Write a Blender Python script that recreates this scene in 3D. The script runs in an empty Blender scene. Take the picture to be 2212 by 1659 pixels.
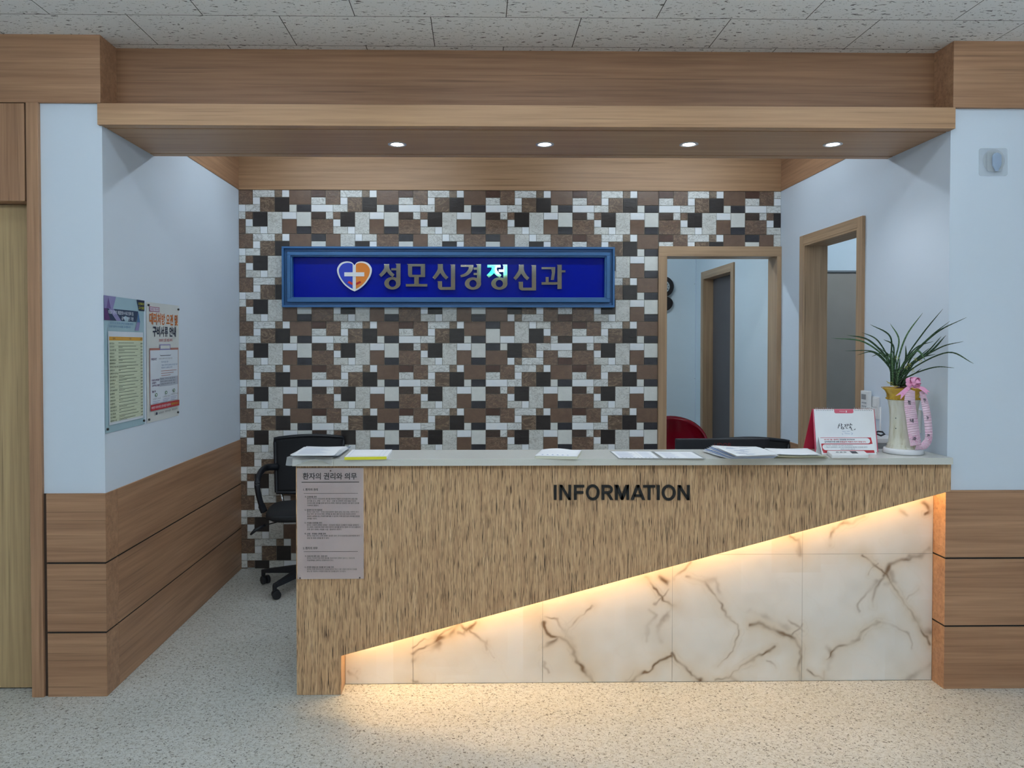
import bpy, bmesh, math, random
import numpy as np
from mathutils import Vector, Matrix
random.seed(7)
SC = bpy.context.scene
COL = SC.collection
# ------------------------------------------------------------------ camera
FPX, CAMH, YAW, PITCH, PX, PY = 1640.0, 1.5, .0157, -.0182, 1055.7, 774.8
cd = bpy.data.cameras.new('camera'); cam = bpy.data.objects.new('camera', cd); COL.objects.link(cam)
cd.sensor_width = 36; cd.lens = FPX/2212*36; cd.clip_start = .02; cd.clip_end = 60
cd.shift_x = (1106-PX)/2212; cd.shift_y = (PY-829.5)/2212
cam.location = (0, 0, CAMH); cam.rotation_euler = (math.pi/2+PITCH, 0, -YAW)
SC.camera = cam
# ------------------------------------------------------------------ world, exposure
w = bpy.data.worlds.new('world'); SC.world = w; w.use_nodes = True
w.node_tree.nodes['Background'].inputs[0].default_value = (.5, .55, .6, 1)
w.node_tree.nodes['Background'].inputs[1].default_value = .02
vs = SC.view_settings
vs.view_transform = 'Standard'; vs.look = 'None'; vs.gamma = 1; vs.use_curve_mapping = False
vs.exposure = 0.52
SC.cycles.use_denoising = True
SC.cycles.max_bounces = 8; SC.cycles.diffuse_bounces = 5
L_TUBE = 49.0      # lobby ceiling tubes (emission strength)
L_ALC = 26.0       # alcove ceiling tube
L_BACK = 76.0       # small rooms behind
L_STRIP = 36.0     # warm LED strip under the slanted counter edge
L_DOWN = 4.0       # power (W) of each downlight
COOL = (.80, .92, 1.0)

# ------------------------------------------------------------------ helpers
_fw = np.array([math.sin(YAW)*math.cos(PITCH), math.cos(YAW)*math.cos(PITCH), math.sin(PITCH)])
_rt = np.array([math.cos(YAW), -math.sin(YAW), 0]); _up = np.cross(_rt, _fw)
def at(u, v, y=None, x=None, z=None):
    """a point of the place: where the sight line of photo pixel (u, v) meets the real plane y=, x= or z="""
    d = _fw*FPX+_rt*(u-PX)+_up*(PY-v); c = np.array([0, 0, CAMH])
    t = y/d[1] if y is not None else x/d[0] if x is not None else (z-CAMH)/d[2]
    return Vector(c+t*d)

def link(o): COL.objects.link(o); return o
def thing(name, label=None, cat=None, loc=(0, 0, 0), rz=0, group=None):
    o = link(bpy.data.objects.new(name, None)); o.empty_display_size = .05
    o.location = loc; o.rotation_euler = (0, 0, rz)
    if label: tag(o, label, cat, group)
    return o
def tag(o, label, cat, group=None):
    o['label'] = label; o['category'] = cat
    if group: o['group'] = group
    return o
def structure(o): o['kind'] = 'structure'; return o

class MB:
    def __init__(s): s.v = []; s.f = []; s.m = []; s.sm = []
    def poly(s, pts, m=0, sm=False):
        n = len(s.v); s.v += [tuple(p) for p in pts]; s.f.append(tuple(range(n, n+len(pts)))); s.m.append(m); s.sm.append(sm)
    def box(s, x0, x1, y0, y1, z0, z1, m=0):
        s.hexa([(x0, y0, z0), (x1, y0, z0), (x1, y1, z0), (x0, y1, z0)], [(x0, y0, z1), (x1, y0, z1), (x1, y1, z1), (x0, y1, z1)], m)
    def hexa(s, a, b, m=0):
        n = len(s.v); k = len(a); s.v += [tuple(p) for p in a]+[tuple(p) for p in b]
        s.f.append(tuple(range(n+k-1, n-1, -1))); s.f.append(tuple(range(n+k, n+2*k)))
        for i in range(k):
            j = (i+1) % k; s.f.append((n+i, n+j, n+k+j, n+k+i))
        s.m += [m]*(k+2); s.sm += [False]*(k+2)
    def prism(s, pts, d, m=0):
        """extrude a planar outline (3-D points) by vector d"""
        s.hexa(pts, [tuple(Vector(p)+Vector(d)) for p in pts], m)
    def obox(s, c, ax, ay, az, m=0):
        """oriented box: centre and three half-axis vectors"""
        c, ax, ay, az = map(Vector, (c, ax, ay, az))
        s.hexa([c-ax-ay-az, c+ax-ay-az, c+ax+ay-az, c-ax+ay-az], [c-ax-ay+az, c+ax-ay+az, c+ax+ay+az, c-ax+ay+az], m)
    def grid(s, fn, nu, nv, m=0, sm=True):
        n = len(s.v)
        for j in range(nv+1):
            for i in range(nu+1): s.v.append(tuple(fn(i/nu, j/nv)))
        for j in range(nv):
            for i in range(nu):
                a = n+j*(nu+1)+i; s.f.append((a, a+1, a+nu+2, a+nu+1)); s.m.append(m); s.sm.append(sm)
    def lathe(s, prof, c=(0, 0, 0), n=40, m=0, mod=None, cap=True):
        b = len(s.v); c = Vector(c)
        for (r, z) in prof:
            for i in range(n):
                a = 2*math.pi*i/n; q = r*(mod(a, z) if mod else 1)
                s.v.append((c.x+q*math.cos(a), c.y+q*math.sin(a), c.z+z))
        for k in range(len(prof)-1):
            for i in range(n):
                j = (i+1) % n; s.f.append((b+k*n+i, b+k*n+j, b+k*n+n+j, b+k*n+n+i)); s.m.append(m); s.sm.append(True)
        if cap:
            s.f.append(tuple(b+i for i in reversed(range(n)))); s.m.append(m); s.sm.append(False)
            e = b+(len(prof)-1)*n; s.f.append(tuple(e+i for i in range(n))); s.m.append(m); s.sm.append(False)
    def tube(s, path, r, n=10, m=0, cap=True, flat=1.0):
        path = [Vector(p) for p in path]; b = len(s.v); rr = r if hasattr(r, '__len__') else [r]*len(path)
        up = Vector((0, 0, 1)); 
        for k, p in enumerate(path):
            t = (path[min(k+1, len(path)-1)]-path[max(k-1, 0)]).normalized()
            if abs(t.dot(up)) > .95: up2 = Vector((0, 1, 0))
            else: up2 = up
            a = t.cross(up2).normalized(); c = a.cross(t).normalized()
            for i in range(n):
                th = 2*math.pi*i/n; s.v.append(tuple(p+a*(rr[k]*math.cos(th))+c*(rr[k]*flat*math.sin(th))))
        for k in range(len(path)-1):
            for i in range(n):
                j = (i+1) % n; s.f.append((b+k*n+i, b+k*n+j, b+k*n+n+j, b+k*n+n+i)); s.m.append(m); s.sm.append(True)
        if cap:
            s.f.append(tuple(b+i for i in reversed(range(n)))); e = b+(len(path)-1)*n; s.f.append(tuple(e+i for i in range(n)))
            s.m += [m, m]; s.sm += [False, False]
    def text(s, body, quad, m=0, bold=0.0, lift=0.0):
        """lettering fitted into a quad of four 3-D corners TL, TR, BR, BL"""
        vv, ff = glyphs(body, bold); n = len(s.v); TL, TR, BR, BL = [Vector(q) for q in quad]
        nn = (BL-TL).cross(TR-TL).normalized()*lift
        for (x, y) in vv:
            s.v.append(tuple((BL*(1-x)+BR*x)*(1-y)+(TL*(1-x)+TR*x)*y+nn))
        for f in ff: s.f.append(tuple(n+i for i in f)); s.m.append(m); s.sm.append(False)
    def build(s, name, mats, parent=None, bevel=0, seg=2, solid=0, sub=0, fix=True):
        me = bpy.data.meshes.new(name); me.from_pydata(s.v, [], s.f); me.update()
        mats = mats if isinstance(mats, (list, tuple)) else [mats]
        for q in mats: me.materials.append(q)
        me.polygons.foreach_set('material_index', s.m); me.polygons.foreach_set('use_smooth', s.sm)
        if fix:
            bm = bmesh.new(); bm.from_mesh(me); bmesh.ops.recalc_face_normals(bm, faces=bm.faces); bm.to_mesh(me); bm.free()
        o = link(bpy.data.objects.new(name, me))
        if parent:
            o.parent = parent; o.matrix_parent_inverse = Matrix.LocRotScale(parent.location, parent.rotation_euler, (1, 1, 1)).inverted() if parent.get('worldparts', True) else Matrix()
        if solid:
            q = o.modifiers.new('solid', 'SOLIDIFY'); q.thickness = solid; q.offset = 0
        if bevel:
            q = o.modifiers.new('bevel', 'BEVEL'); q.width = bevel; q.segments = seg; q.limit_method = 'ANGLE'; q.angle_limit = math.radians(40); q.harden_normals = False
        if sub:
            q = o.modifiers.new('sub', 'SUBSURF'); q.levels = sub; q.render_levels = sub
        return o

_gc = {}
def glyphs(body, bold=0.0):
    k = (body, bold)
    if k in _gc: return _gc[k]
    c = bpy.data.curves.new('lettering', 'FONT'); c.body = body; c.offset = bold; c.resolution_u = 3
    o = bpy.data.objects.new('lettering', c); COL.objects.link(o); bpy.context.view_layer.update()
    me = bpy.data.meshes.new_from_object(o.evaluated_get(bpy.context.evaluated_depsgraph_get()))
    v = np.array([p.co[:2] for p in me.vertices]); lo = v.min(0); hi = v.max(0); v = (v-lo)/np.maximum(hi-lo, 1e-6)
    r = ([tuple(p) for p in v], [tuple(p.vertices) for p in me.polygons])
    bpy.data.objects.remove(o); bpy.data.curves.remove(c); bpy.data.meshes.remove(me)
    _gc[k] = r; return r

def bez(pts, n=14):
    """smooth curve through the points (Catmull-Rom)"""
    P = [Vector(p) for p in pts]; P = [P[0]*2-P[1]]+P+[P[-1]*2-P[-2]]; out = []
    for i in range(1, len(P)-2):
        for k in range(n):
            t = k/n; a, b, c, d = P[i-1], P[i], P[i+1], P[i+2]
            out.append(.5*((2*b)+(c-a)*t+(2*a-5*b+4*c-d)*t*t+(3*b-a-3*c+d)*t**3))
    out.append(P[-2]); return out

# ------------------------------------------------------------------ materials
class NT:
    def __init__(s, name, rough=.5, spec=.5, metal=0, col=(.8, .8, .8)):
        s.mat = bpy.data.materials.new(name); s.mat.use_nodes = True; s.t = s.mat.node_tree; s.b = s.t.nodes['Principled BSDF']
        s.b.inputs['Roughness'].default_value = rough; s.b.inputs['Metallic'].default_value = metal
        s.b.inputs['Specular IOR Level'].default_value = spec; s.b.inputs['Base Color'].default_value = (*col, 1)
        s.tc = s.t.nodes.new('ShaderNodeTexCoord')
    def n(s, k, **a):
        q = s.t.nodes.new('ShaderNode'+k)
        for x, y in a.items(): setattr(q, x, y)
        return q
    def l(s, a, b): s.t.links.new(a, b)
    def mapping(s, scale, loc=(0, 0, 0)):
        q = s.n('Mapping'); q.inputs['Scale'].default_value = scale; q.inputs['Location'].default_value = loc; s.l(s.tc.outputs['Object'], q.inputs[0]); return q.outputs[0]
    def noise(s, vec, scale=1, detail=3, rough=.55, dist=0):
        q = s.n('TexNoise'); q.inputs['Scale'].default_value = scale; q.inputs['Detail'].default_value = detail
        q.inputs['Roughness'].default_value = rough; q.inputs['Distortion'].default_value = dist
        if vec is not None: s.l(vec, q.inputs['Vector'])
        return q.outputs['Fac']
    def ramp(s, fac, stops, interp='LINEAR'):
        q = s.n('ValToRGB'); q.color_ramp.interpolation = interp
        e = q.color_ramp.elements
        while len(e) > 1: e.remove(e[-1])
        e[0].position = stops[0][0]; e[0].color = (*stops[0][1], 1)
        for p, c in stops[1:]:
            k = e.new(p); k.color = (*c, 1)
        s.l(fac, q.inputs[0]); return q.outputs[0]
    def mix(s, fac, a, b, mode='MIX'):
        q = s.n('MixRGB'); q.blend_type = mode
        for i, x in enumerate((fac, a, b)):
            if isinstance(x, (int, float)): q.inputs[i].default_value = x
            elif isinstance(x, tuple): q.inputs[i].default_value = (*x, 1)
            else: s.l(x, q.inputs[i])
        return q.outputs[0]
    def bump(s, h, strength=.2, dist=.002):
        q = s.n('Bump'); q.inputs['Strength'].default_value = strength; q.inputs['Distance'].default_value = dist; s.l(h, q.inputs['Height']); s.l(q.outputs[0], s.b.inputs['Normal'])
    def color(s, c): s.l(c, s.b.inputs['Base Color'])

def g3(v): return (v, v, v)
def srgb(r, g, b):
    f = lambda c: (c/255/12.92 if c/255 <= .04045 else ((c/255+.055)/1.055)**2.4)
    return (f(r), f(g), f(b))
def plain(name, col, rough=.5, metal=0, spec=.5, bump=0, bscale=300):
    m = NT(name, rough, spec, metal, col)
    n = m.noise(m.mapping((1, 1, 1)), 6, 2)
    m.color(m.mix(.5, col, m.ramp(n, [(.3, tuple(c*.92 for c in col)), (.7, tuple(min(1, c*1.06) for c in col))])))
    if bump: m.bump(m.noise(m.mapping((1, 1, 1)), bscale, 2), bump, .001)
    return m.mat
def emit(name, col, st):
    m = bpy.data.materials.new(name); m.use_nodes = True; t = m.node_tree; t.nodes.clear()
    e = t.nodes.new('ShaderNodeEmission'); e.inputs[0].default_value = (*col, 1); e.inputs[1].default_value = st
    o = t.nodes.new('ShaderNodeOutputMaterial'); t.links.new(e.outputs[0], o.inputs[0]); return m
def wood(name, axis, light=(182, 142, 110), dark=(146, 107, 80), rough=.42, seed=0, fine=1.0):
    m = NT(name, rough, .35)
    k = lambda a, b: tuple(a if i == axis else b for i in range(3))
    n1 = m.noise(m.mapping(k(.35, 9), (seed, seed*.7, seed*.3)), 1, 4, .6, .4)
    n2 = m.noise(m.mapping(k(1.6, 60*fine), (seed+3, 1, 2)), 1, 3, .6)
    n3 = m.noise(m.mapping(k(1.3, 95*fine), (seed, 5, 9)), 1, 2, .5)
    L, D = srgb(*light), srgb(*dark)
    c = m.ramp(n1, [(.32, D), (.68, L)])
    c = m.mix(.5, c, m.ramp(n2, [(.3, tuple(q*.82 for q in D)), (.7, tuple(q*1.1 for q in L))]))
    c = m.mix(m.ramp(n3, [(.62, g3(0)), (.72, g3(.5))]), c, tuple(q*.5 for q in D))
    m.color(c); m.bump(n2, .06, .001)
    return m.mat
WX = wood('wood_laminate_x', 0); WY = wood('wood_laminate_y', 1, seed=2); WZ = wood('wood_frame_z', 2, (188, 158, 126), (158, 128, 100), seed=4); WZR = wood('wood_laminate_z', 2, seed=5); WYF = wood('wood_frame_y', 1, (188, 158, 126), (158, 128, 100), seed=6); WXF = wood('wood_frame_x', 0, (188, 158, 126), (158, 128, 100), seed=7)
WXL = wood('wood_canopy_face', 0, (190, 152, 116), (164, 124, 92), seed=8)
WDOOR = wood('wood_door_leaf', 2, (190, 164, 122), (160, 132, 96), seed=9)
DARKGAP = plain('dark_joint', (.012, .009, .007), .8)

m = NT('wallpaper_white', .75, .3); v = m.mapping((1, 1, 1))
m.color(m.mix(m.noise(v, 1.3, 2), srgb(209, 220, 233), srgb(215, 225, 237)))
m.bump(m.noise(m.mapping((60, 60, 320)), 1, 2), .12, .001); WHITE = m.mat
m = NT('wall_cool_white', .6, .35); m.color(m.mix(m.noise(m.mapping((1, 1, 1)), 1.3, 2), srgb(214, 227, 236), srgb(222, 233, 240))); COOLW = m.mat

# speckled vinyl floor
m = NT('speckled_vinyl_floor', .36, .45)
v = m.mapping((1, 1, 1)); n1 = m.noise(v, 105, 2, .5, 1.2); n2 = m.noise(m.mapping((1, 1, 1), (4, 7, 1)), 60, 2, .5, .8); n3 = m.noise(v, 2.2, 2)
c = m.ramp(n3, [(.3, srgb(195, 197, 192)), (.7, srgb(205, 206, 202))])
c = m.mix(m.ramp(n2, [(.5, g3(0)), (.6, g3(.55))]), c, srgb(176, 174, 163))
c = m.mix(m.ramp(n1, [(.585, g3(0)), (.645, g3(.9))]), c, srgb(88, 84, 76))
c = m.mix(m.ramp(n1, [(.33, g3(.6)), (.40, g3(0))]), c, srgb(226, 226, 220))
m.color(c); m.bump(n1, .05, .0006); FLOOR = m.mat

# acoustic ceiling board with fissures and tight joints
m = NT('acoustic_ceiling_board', .85, .2)
n1 = m.noise(m.mapping((34, 95, 50)), 1, 2, .5, .9); n2 = m.noise(m.mapping((150, 150, 50), (3, 3, 0)), 1, 1, .5)
c = m.mix(m.ramp(n1, [(.635, g3(0)), (.665, g3(.9))]), srgb(240, 240, 239), srgb(96, 95, 92))
c = m.mix(m.ramp(n2, [(.70, g3(0)), (.73, g3(.8))]), c, srgb(110, 108, 100))
br = m.n('TexBrick'); br.offset = .5; br.inputs['Scale'].default_value = 1; br.inputs['Mortar Size'].default_value = .0016
br.inputs['Brick Width'].default_value = .6; br.inputs['Row Height'].default_value = .2985; br.inputs['Mortar Smooth'].default_value = 0
pc = at(438, 33, z=2.803)
m.l(m.mapping((1, 1, 1), (.6*4-pc.x+.3*0, .2985*20-pc.y, 0)), br.inputs['Vector'])
c = m.mix(br.outputs['Fac'], c, srgb(70, 68, 64)); m.color(c); m.bump(n1, -.25, .002); CEIL = m.mat

# zebra-streaked counter veneer
m = NT('streaked_counter_veneer', .5, .35)
a = m.noise(m.mapping((120, 120, 4)), 1, 3, .6); b = m.noise(m.mapping((420, 420, 13), (2, 3, 4)), 1, 2, .5); d = m.noise(m.mapping((560, 560, 14), (7, 3, 1)), 1, 2, .5)
e = m.noise(m.mapping((6, 6, 3)), 1, 2)
c = m.ramp(a, [(.3, srgb(180, 144, 110)), (.55, srgb(206, 170, 130)), (.75, srgb(220, 188, 150))])
c = m.mix(m.ramp(d, [(.50, g3(0)), (.62, g3(.65))]), c, srgb(150, 114, 84))
c = m.mix(m.ramp(b, [(.575, g3(0)), (.63, g3(.92))]), c, srgb(60, 40, 28))
f_ = m.noise(m.mapping((300, 300, 8), (5, 1, 6)), 1, 2, .5)
c = m.mix(m.ramp(f_, [(.64, g3(0)), (.69, g3(.95))]), c, srgb(44, 28, 20))
m.color(c); m.bump(b, -.15, .001); ZEBRA = m.mat

# mosaic slate pieces
def slate(name, c1, c2, vein=None, vs_=7, rough=.34, bmp=.5, lines=0):
    m = NT(name, rough, .5); v = m.mapping((1, 1, 1)); n = m.noise(v, 22, 5, .65, .6)
    c = m.ramp(n, [(.3, srgb(*c1)), (.7, srgb(*c2))])
    if vein:
        w_ = m.noise(m.mapping((1, 1, 1.9)), vs_*1.4, 4, .6, 2.2)
        c = m.mix(m.ramp(w_, [(.46, g3(0)), (.50, g3(.75)), (.54, g3(0))]), c, srgb(*vein))
        w2 = m.noise(m.mapping((1, 1, 1.4), (9, 9, 9)), vs_*2, 4, .6, 2.5)
        c = m.mix(m.ramp(w2, [(.48, g3(0)), (.5, g3(.5)), (.52, g3(0))]), c, tuple(q*.35 for q in srgb(*c1)))
    m.color(c); h = m.noise(m.mapping((13, 13, 34)), 1, 5, .6, 1.2); m.bump(h, bmp, .004); return m.mat
SL = {'W': slate('mosaic_white', (232, 238, 244), (240, 243, 246)),
      'V': slate('mosaic_white_veined', (220, 224, 224), (234, 236, 234), (150, 150, 146)),
      'G': slate('mosaic_light_grey', (216, 219, 216), (226, 228, 224)),
      'H': slate('mosaic_grey_veined', (208, 210, 206), (226, 227, 223), (160, 158, 152), 10),
      'B': slate('mosaic_brown', (106, 84, 70), (122, 98, 82), bmp=.35),
      'N': slate('mosaic_brown_veined', (94, 78, 66), (124, 98, 82), (158, 134, 114), 9),
      'Y': slate('mosaic_brown_wavy', (92, 76, 64), (116, 96, 80), (166, 144, 122), 5),
      'D': slate('mosaic_dark_brown', (66, 54, 48), (86, 70, 62), (58, 48, 44)),
      'R': slate('mosaic_red_brown', (72, 50, 42), (92, 66, 56)),
      'K': slate('mosaic_black', (40, 36, 36), (52, 47, 46), bmp=.4),
      'L': slate('mosaic_blue_black', (44, 44, 50), (60, 60, 66), bmp=.4),
      'T': slate('mosaic_tan', (122, 108, 92), (150, 132, 114), (70, 52, 42))}
GROUT = plain('mosaic_grout', srgb(150, 144, 136), .8)

WHITEP = plain('white_plastic', (.78, .79, .80), .3)
PAPER = plain('white_paper', (.84, .86, .90), .7)
BLUEP = plain('bluish_paper', (.42, .52, .76), .7)
CREAM = plain('cream_card', (.66, .66, .54), .6)
OLIVE = plain('olive_card', (.42, .41, .30), .6)
YELL = plain('yellow_binding', (.72, .70, .03), .5)
INK = plain('dark_ink', (.03, .035, .05), .6)
BLUEINK = plain('blue_ink', (.10, .16, .40), .6)
PALEINK = plain('pale_blue_ink', (.24, .32, .54), .6)
GREYINK = plain('grey_ink', (.28, .29, .31), .6)
REDINK = plain('red_ink', (.45, .03, .06), .6)
BLACK = plain('black_plastic', (.008, .010, .016), .45, bump=.1, bscale=500)
BLACKF = plain('black_fabric', (.010, .011, .014), .85, bump=.4, bscale=900)
CHROME = plain('chrome', (.7, .7, .72), .15, 1)
STONE = NT('pale_quartz', .22, .5)
STONE.color(STONE.mix(STONE.ramp(STONE.noise(STONE.mapping((1, 1, 1)), 420, 2), [(.35, g3(.0)), (.65, g3(.6))]), srgb(214, 214, 208), srgb(196, 196, 190))); STONE = STONE.mat

# ------------------------------------------------------------------ the room
XL, XR, YF, YB, ZC, ZH, ZW = -1.583, 2.045, 3.25, 5.093, 2.803, 2.531, .868
YREC, ZS0, ZS1, YS0, YS1 = 3.385, 2.425, 2.515, 3.232, 3.767
def sbox(name, dims, mat, bevel=0, kind=True):
    b = MB()
    for d in (dims if isinstance(dims[0], (list, tuple)) else [dims]): b.box(*d)
    o = b.build(name, mat, bevel=bevel); 
    if kind: structure(o)
    return o
sbox('floor', (-3.6, 4.2, -4.6, 7.4, -.06, 0), FLOOR)
sbox('ceiling', [(-3.6, 4.2, -4.6, 5.2, ZC, ZC+.06)], CEIL)
sbox('ceiling', [(.5, 2.2, 5.21, 7.2, 2.6, 2.66), (2.17, 4.2, 3.5, 5.8, 2.6, 2.66)], WHITE)
# plain walls
xdo = at(90, 700, y=3.25).x                    # left edge of the white strip beside the left door
sbox('wall_front_left', (xdo, XL, YF, 3.37, ZW, 2.52), WHITE)
sbox('wall_left', (XL-.1, XL, 3.37, YB, ZW, 2.532), WHITE)
sbox('wall_front_right', (XR, 4.2, YF+.012, 3.37, ZW, 2.52), WHITE)
d1a, d1b, d1t = 4.03, 4.70, 2.125             # doorway in the right wall (clear opening)
sbox('wall_right', [(XR, XR+.12, 3.37, d1a-.0, 0, 2.532), (XR, XR+.12, d1b, 5.21, 0, 2.532), (XR, XR+.12, d1a, d1b, d1t, 2.532)], WHITE)
# upper band of wood around the alcove
sbox('trim_1', [(XL-.1, XL+.004, 3.77, YB, ZH, ZC)], WY)
sbox('trim_2', [(XR-.004, XR+.1, 3.77, YB, ZH, ZC)], WY)
sbox('trim_3', [(XL+.004, XR-.004, YB-.012, YB+.1, ZH, ZC)], wood('wood_header', 0, (186, 150, 116), (158, 122, 92), seed=12))
# front fascia boards, beam and the hanging canopy
sbox('trim_4', [(-3.6, XL, YF-.012, YF+.12, 2.518, ZC)], WX, .001)
sbox('trim_5', [(XR, 4.2, YF-.004, YF+.12, 2.518, ZC)], WX, .001)
sbox('trim_6', [(XL-.1, XL, YF+.12, 3.77, 2.532, ZC), (XR, XR+.1, YF+.12, 3.77, 2.532, ZC)], WY)
sbox('trim_7', [(XL, XR, YREC, 3.74, ZS1, ZC)], wood('wood_beam', 0, (158, 118, 88), (124, 90, 66), seed=15))
b = MB()
xa, xb = -1.594, 2.047
g1, g2 = YS0+.055, YS1-.055
b.box(xa, xb, YS0, YS0+.055-.005, ZS0, ZS1)                     # front lip
b.box(xa+.012, XR, g1+.005, g2-.005, ZS0+.0, ZS1-.002)
b.box(xa+.012, XR, g2+.005, YS1, ZS0, ZS1-.004)
can = structure(b.build('trim_8', WXL, bevel=.0012))
sbox('trim_9', [(xa+.02, XR-.002, g1-.006, g1+.006, ZS0+.005, ZS1-.01), (xa+.02, XR-.002, g2-.006, g2+.006, ZS0+.005, ZS1-.01)], DARKGAP)
# lobby shell behind the camera
sbox('wall_lobby_left', (-3.66, -3.6, -4.6, YF+.1, 0, ZC), WHITE)
sbox('wall_lobby_right', (4.2, 4.26, -4.6, 5.8, 0, ZC), WHITE)
sbox('wall_lobby_back', (-3.66, 4.26, -4.66, -4.6, 0, ZC), plain('lobby_back_wall', srgb(208, 198, 182), .7))
# small rooms seen through the openings
YR2 = 7.06
sbox('wall_back_room', [(.5, 2.17, YR2, YR2+.06, 0, 2.6)], COOLW)
sbox('wall_back_room_left', [(.44, .5, 5.21, YR2+.06, 0, 2.6)], COOLW)
e0, e1, et = 6.05, 6.80, 2.10
sbox('wall_back_room_right', [(XR, XR+.12, 5.21, e0, 0, 2.6), (XR, XR+.12, e1, YR2, 0, 2.6), (XR, XR+.12, e0, e1, et, 2.6)], COOLW)
sbox('wall_side_room', [(2.17, 4.2, 5.75, 5.81, 0, 2.6)], COOLW)
sbox('wall_side_room_front', [(2.17, 4.2, 3.44, 3.5, 0, 2.6)], COOLW)
xs = at(1503, 620, y=YR2).x
sbox('trim_10', [(xs-.004, xs+.018, YR2-.004, YR2, 0, 2.6)], WHITE)
b = MB()
for vv in (614, 818):
    q = at(1502, vv, y=YR2-.004); b.lathe([(.004, 0), (.004, .003)], (q.x-.006, YR2-.007, q.z), 8)
structure(b.build('trim_11', plain('grey_screw', (.2, .2, .22), .4)))

# mosaic wall
TW = (at(1422.7, 600, y=YB).x-at(673, 600, y=YB).x)/4; TX0 = at(673, 600, y=YB).x
TH = (ZH-at(1050, 882, y=YB).z)/5
A = [(0,0,2,1,'R'),(2,0,2,2,'N'),(4,0,3,1,'V'),(7,0,1,1,'T'),(8,0,1,1,'W'),(9,0,3,2,'B'),(0,1,2,1,'V'),(4,1,1,1,'W'),(5,1,2,2,'Y'),(7,1,2,2,'K'),
     (0,2,3,1,'W'),(3,2,2,1,'V'),(9,2,1,1,'G'),(10,2,2,1,'L'),(0,3,2,1,'D'),(2,3,1,1,'V'),(3,3,1,1,'N'),(4,3,2,2,'K'),(6,3,2,3,'H'),(8,3,2,1,'W'),(10,3,2,2,'G'),
     (0,4,3,2,'N'),(3,4,1,1,'W'),(8,4,2,2,'B'),(3,5,2,1,'H'),(5,5,1,1,'W'),(10,5,2,1,'L')]
Bt = [(12-c-w_, 6-r-h_, w_, h_, t) for (c, r, w_, h_, t) in A]
oL, oR, oT = at(1421, 700, y=YB).x, XR, at(1550, 533, y=YB).z
keys = list(SL); b = MB(); mats = [SL[k] for k in keys]+[GROUT]
b.box(XL, oL, YB, YB+.12, 0, ZH, len(keys)); b.box(oL, XR, YB, YB+.12, oT, ZH, len(keys))
regs = [(XL, oL, 0, ZH), (oL, XR, oT, ZH)]
for r in range(9):
    for c in range(-1, 6):
        pat = Bt if (r, c) in ((1, 0), (1, 1), (1, 2), (1, 5), (2, 2), (3, 2)) else A
        for (cc, rr, w_, h_, t) in pat:
            x0 = TX0+c*TW+cc*TW/12; x1 = x0+w_*TW/12; z1 = ZH-r*TH-rr*TH/6; z0 = z1-h_*TH/6
            for (a0, a1, c0, c1) in regs:
                X0, X1, Z0, Z1 = max(x0, a0), min(x1, a1), max(z0, c0), min(z1, c1)
                if X1-X0 < .004 or Z1-Z0 < .004: continue
                e = .0009; i = .0022; d = .0035+.0012*random.random()
                q = lambda k, y: [(X0+k, y, Z0+k), (X1-k, y, Z0+k), (X1-k, y, Z1-k), (X0+k, y, Z1-k)]
                b.hexa(q(e, YB), q(i, YB-d), keys.index(t))
structure(b.build('wall_back', mats))

# wainscot: three wide boards with dark grooves, left front, left alcove, right front, right alcove
def boards(name, pts, out):
    """pts: polyline in plan of the panelled face; out: thickness"""
    b = MB(); zs = [(0, .271), (.279, .568), (.576, ZW)]
    for (x0, x1, y0, y1, ax) in pts:
        for (z0, z1) in zs: b.box(x0, x1, y0, y1, z0, z1, 0 if ax == 'x' else 1)
        e = .004
        b.box(x0+e, x1-e, y0+e, y1-e, .0, ZW-.01, 2)
    return structure(b.build(name, [WX, WY, DARKGAP], bevel=.0008))
xw = at(102.5, 1300, y=3.24).x
boards('trim_12', [(xw, XL+.006, YF-.012, YF+.10, 'x')], .01)
boards('trim_13', [(XL-.08, XL+.006, YF+.101, YB, 'y')], .01)
boards('trim_14', [(XR-.010, 4.2, YF+.002, YF+.115, 'x')], .01)
boards('trim_15', [(XR-.010, XR+.06, YF+.116, d1a-.07, 'y'), (XR-.010, XR+.06, d1b+.062, YB-.001, 'y')], .01)
sbox('trim_16', [(xdo+.003, xw-.001, YF-.004, YF+.1, 0, ZW)], plain('brown_groove', (.05, .028, .018), .7))

# left door: frame, transom panel, leaf
D = structure(thing('door_1', loc=(at(30, 1400, y=3.3).x, 3.3, 0)))
cx0 = at(61, 700, y=3.235).x
b = MB(); b.box(cx0, xdo+.003, 3.232, 3.40, 0, 2.517); b.build('door_casing', WZR, D, .0015)
b = MB(); b.box(-3.0, cx0-.010, 3.238, 3.36, 2.106, 2.515); b.build('transom_panel', WZR, D, .0015)
b = MB(); b.box(cx0-.0095, cx0-.0005, 3.246, 3.39, 2.107, 2.516); b.build('dark_joint', plain('brown_joint', (.03, .018, .012), .7), D)
b = MB(); b.box(-3.0, cx0-.001, 3.315, 3.36, .006, 2.1035); b.build('door_leaf', WDOOR, D, .001)
sbox('wall_front_far_left', [(-3.6, -3.0, YF, 3.37, 0, 2.52), (-3.6, XL-.1, 3.4, 3.5, 0, ZC)], WHITE)

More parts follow.
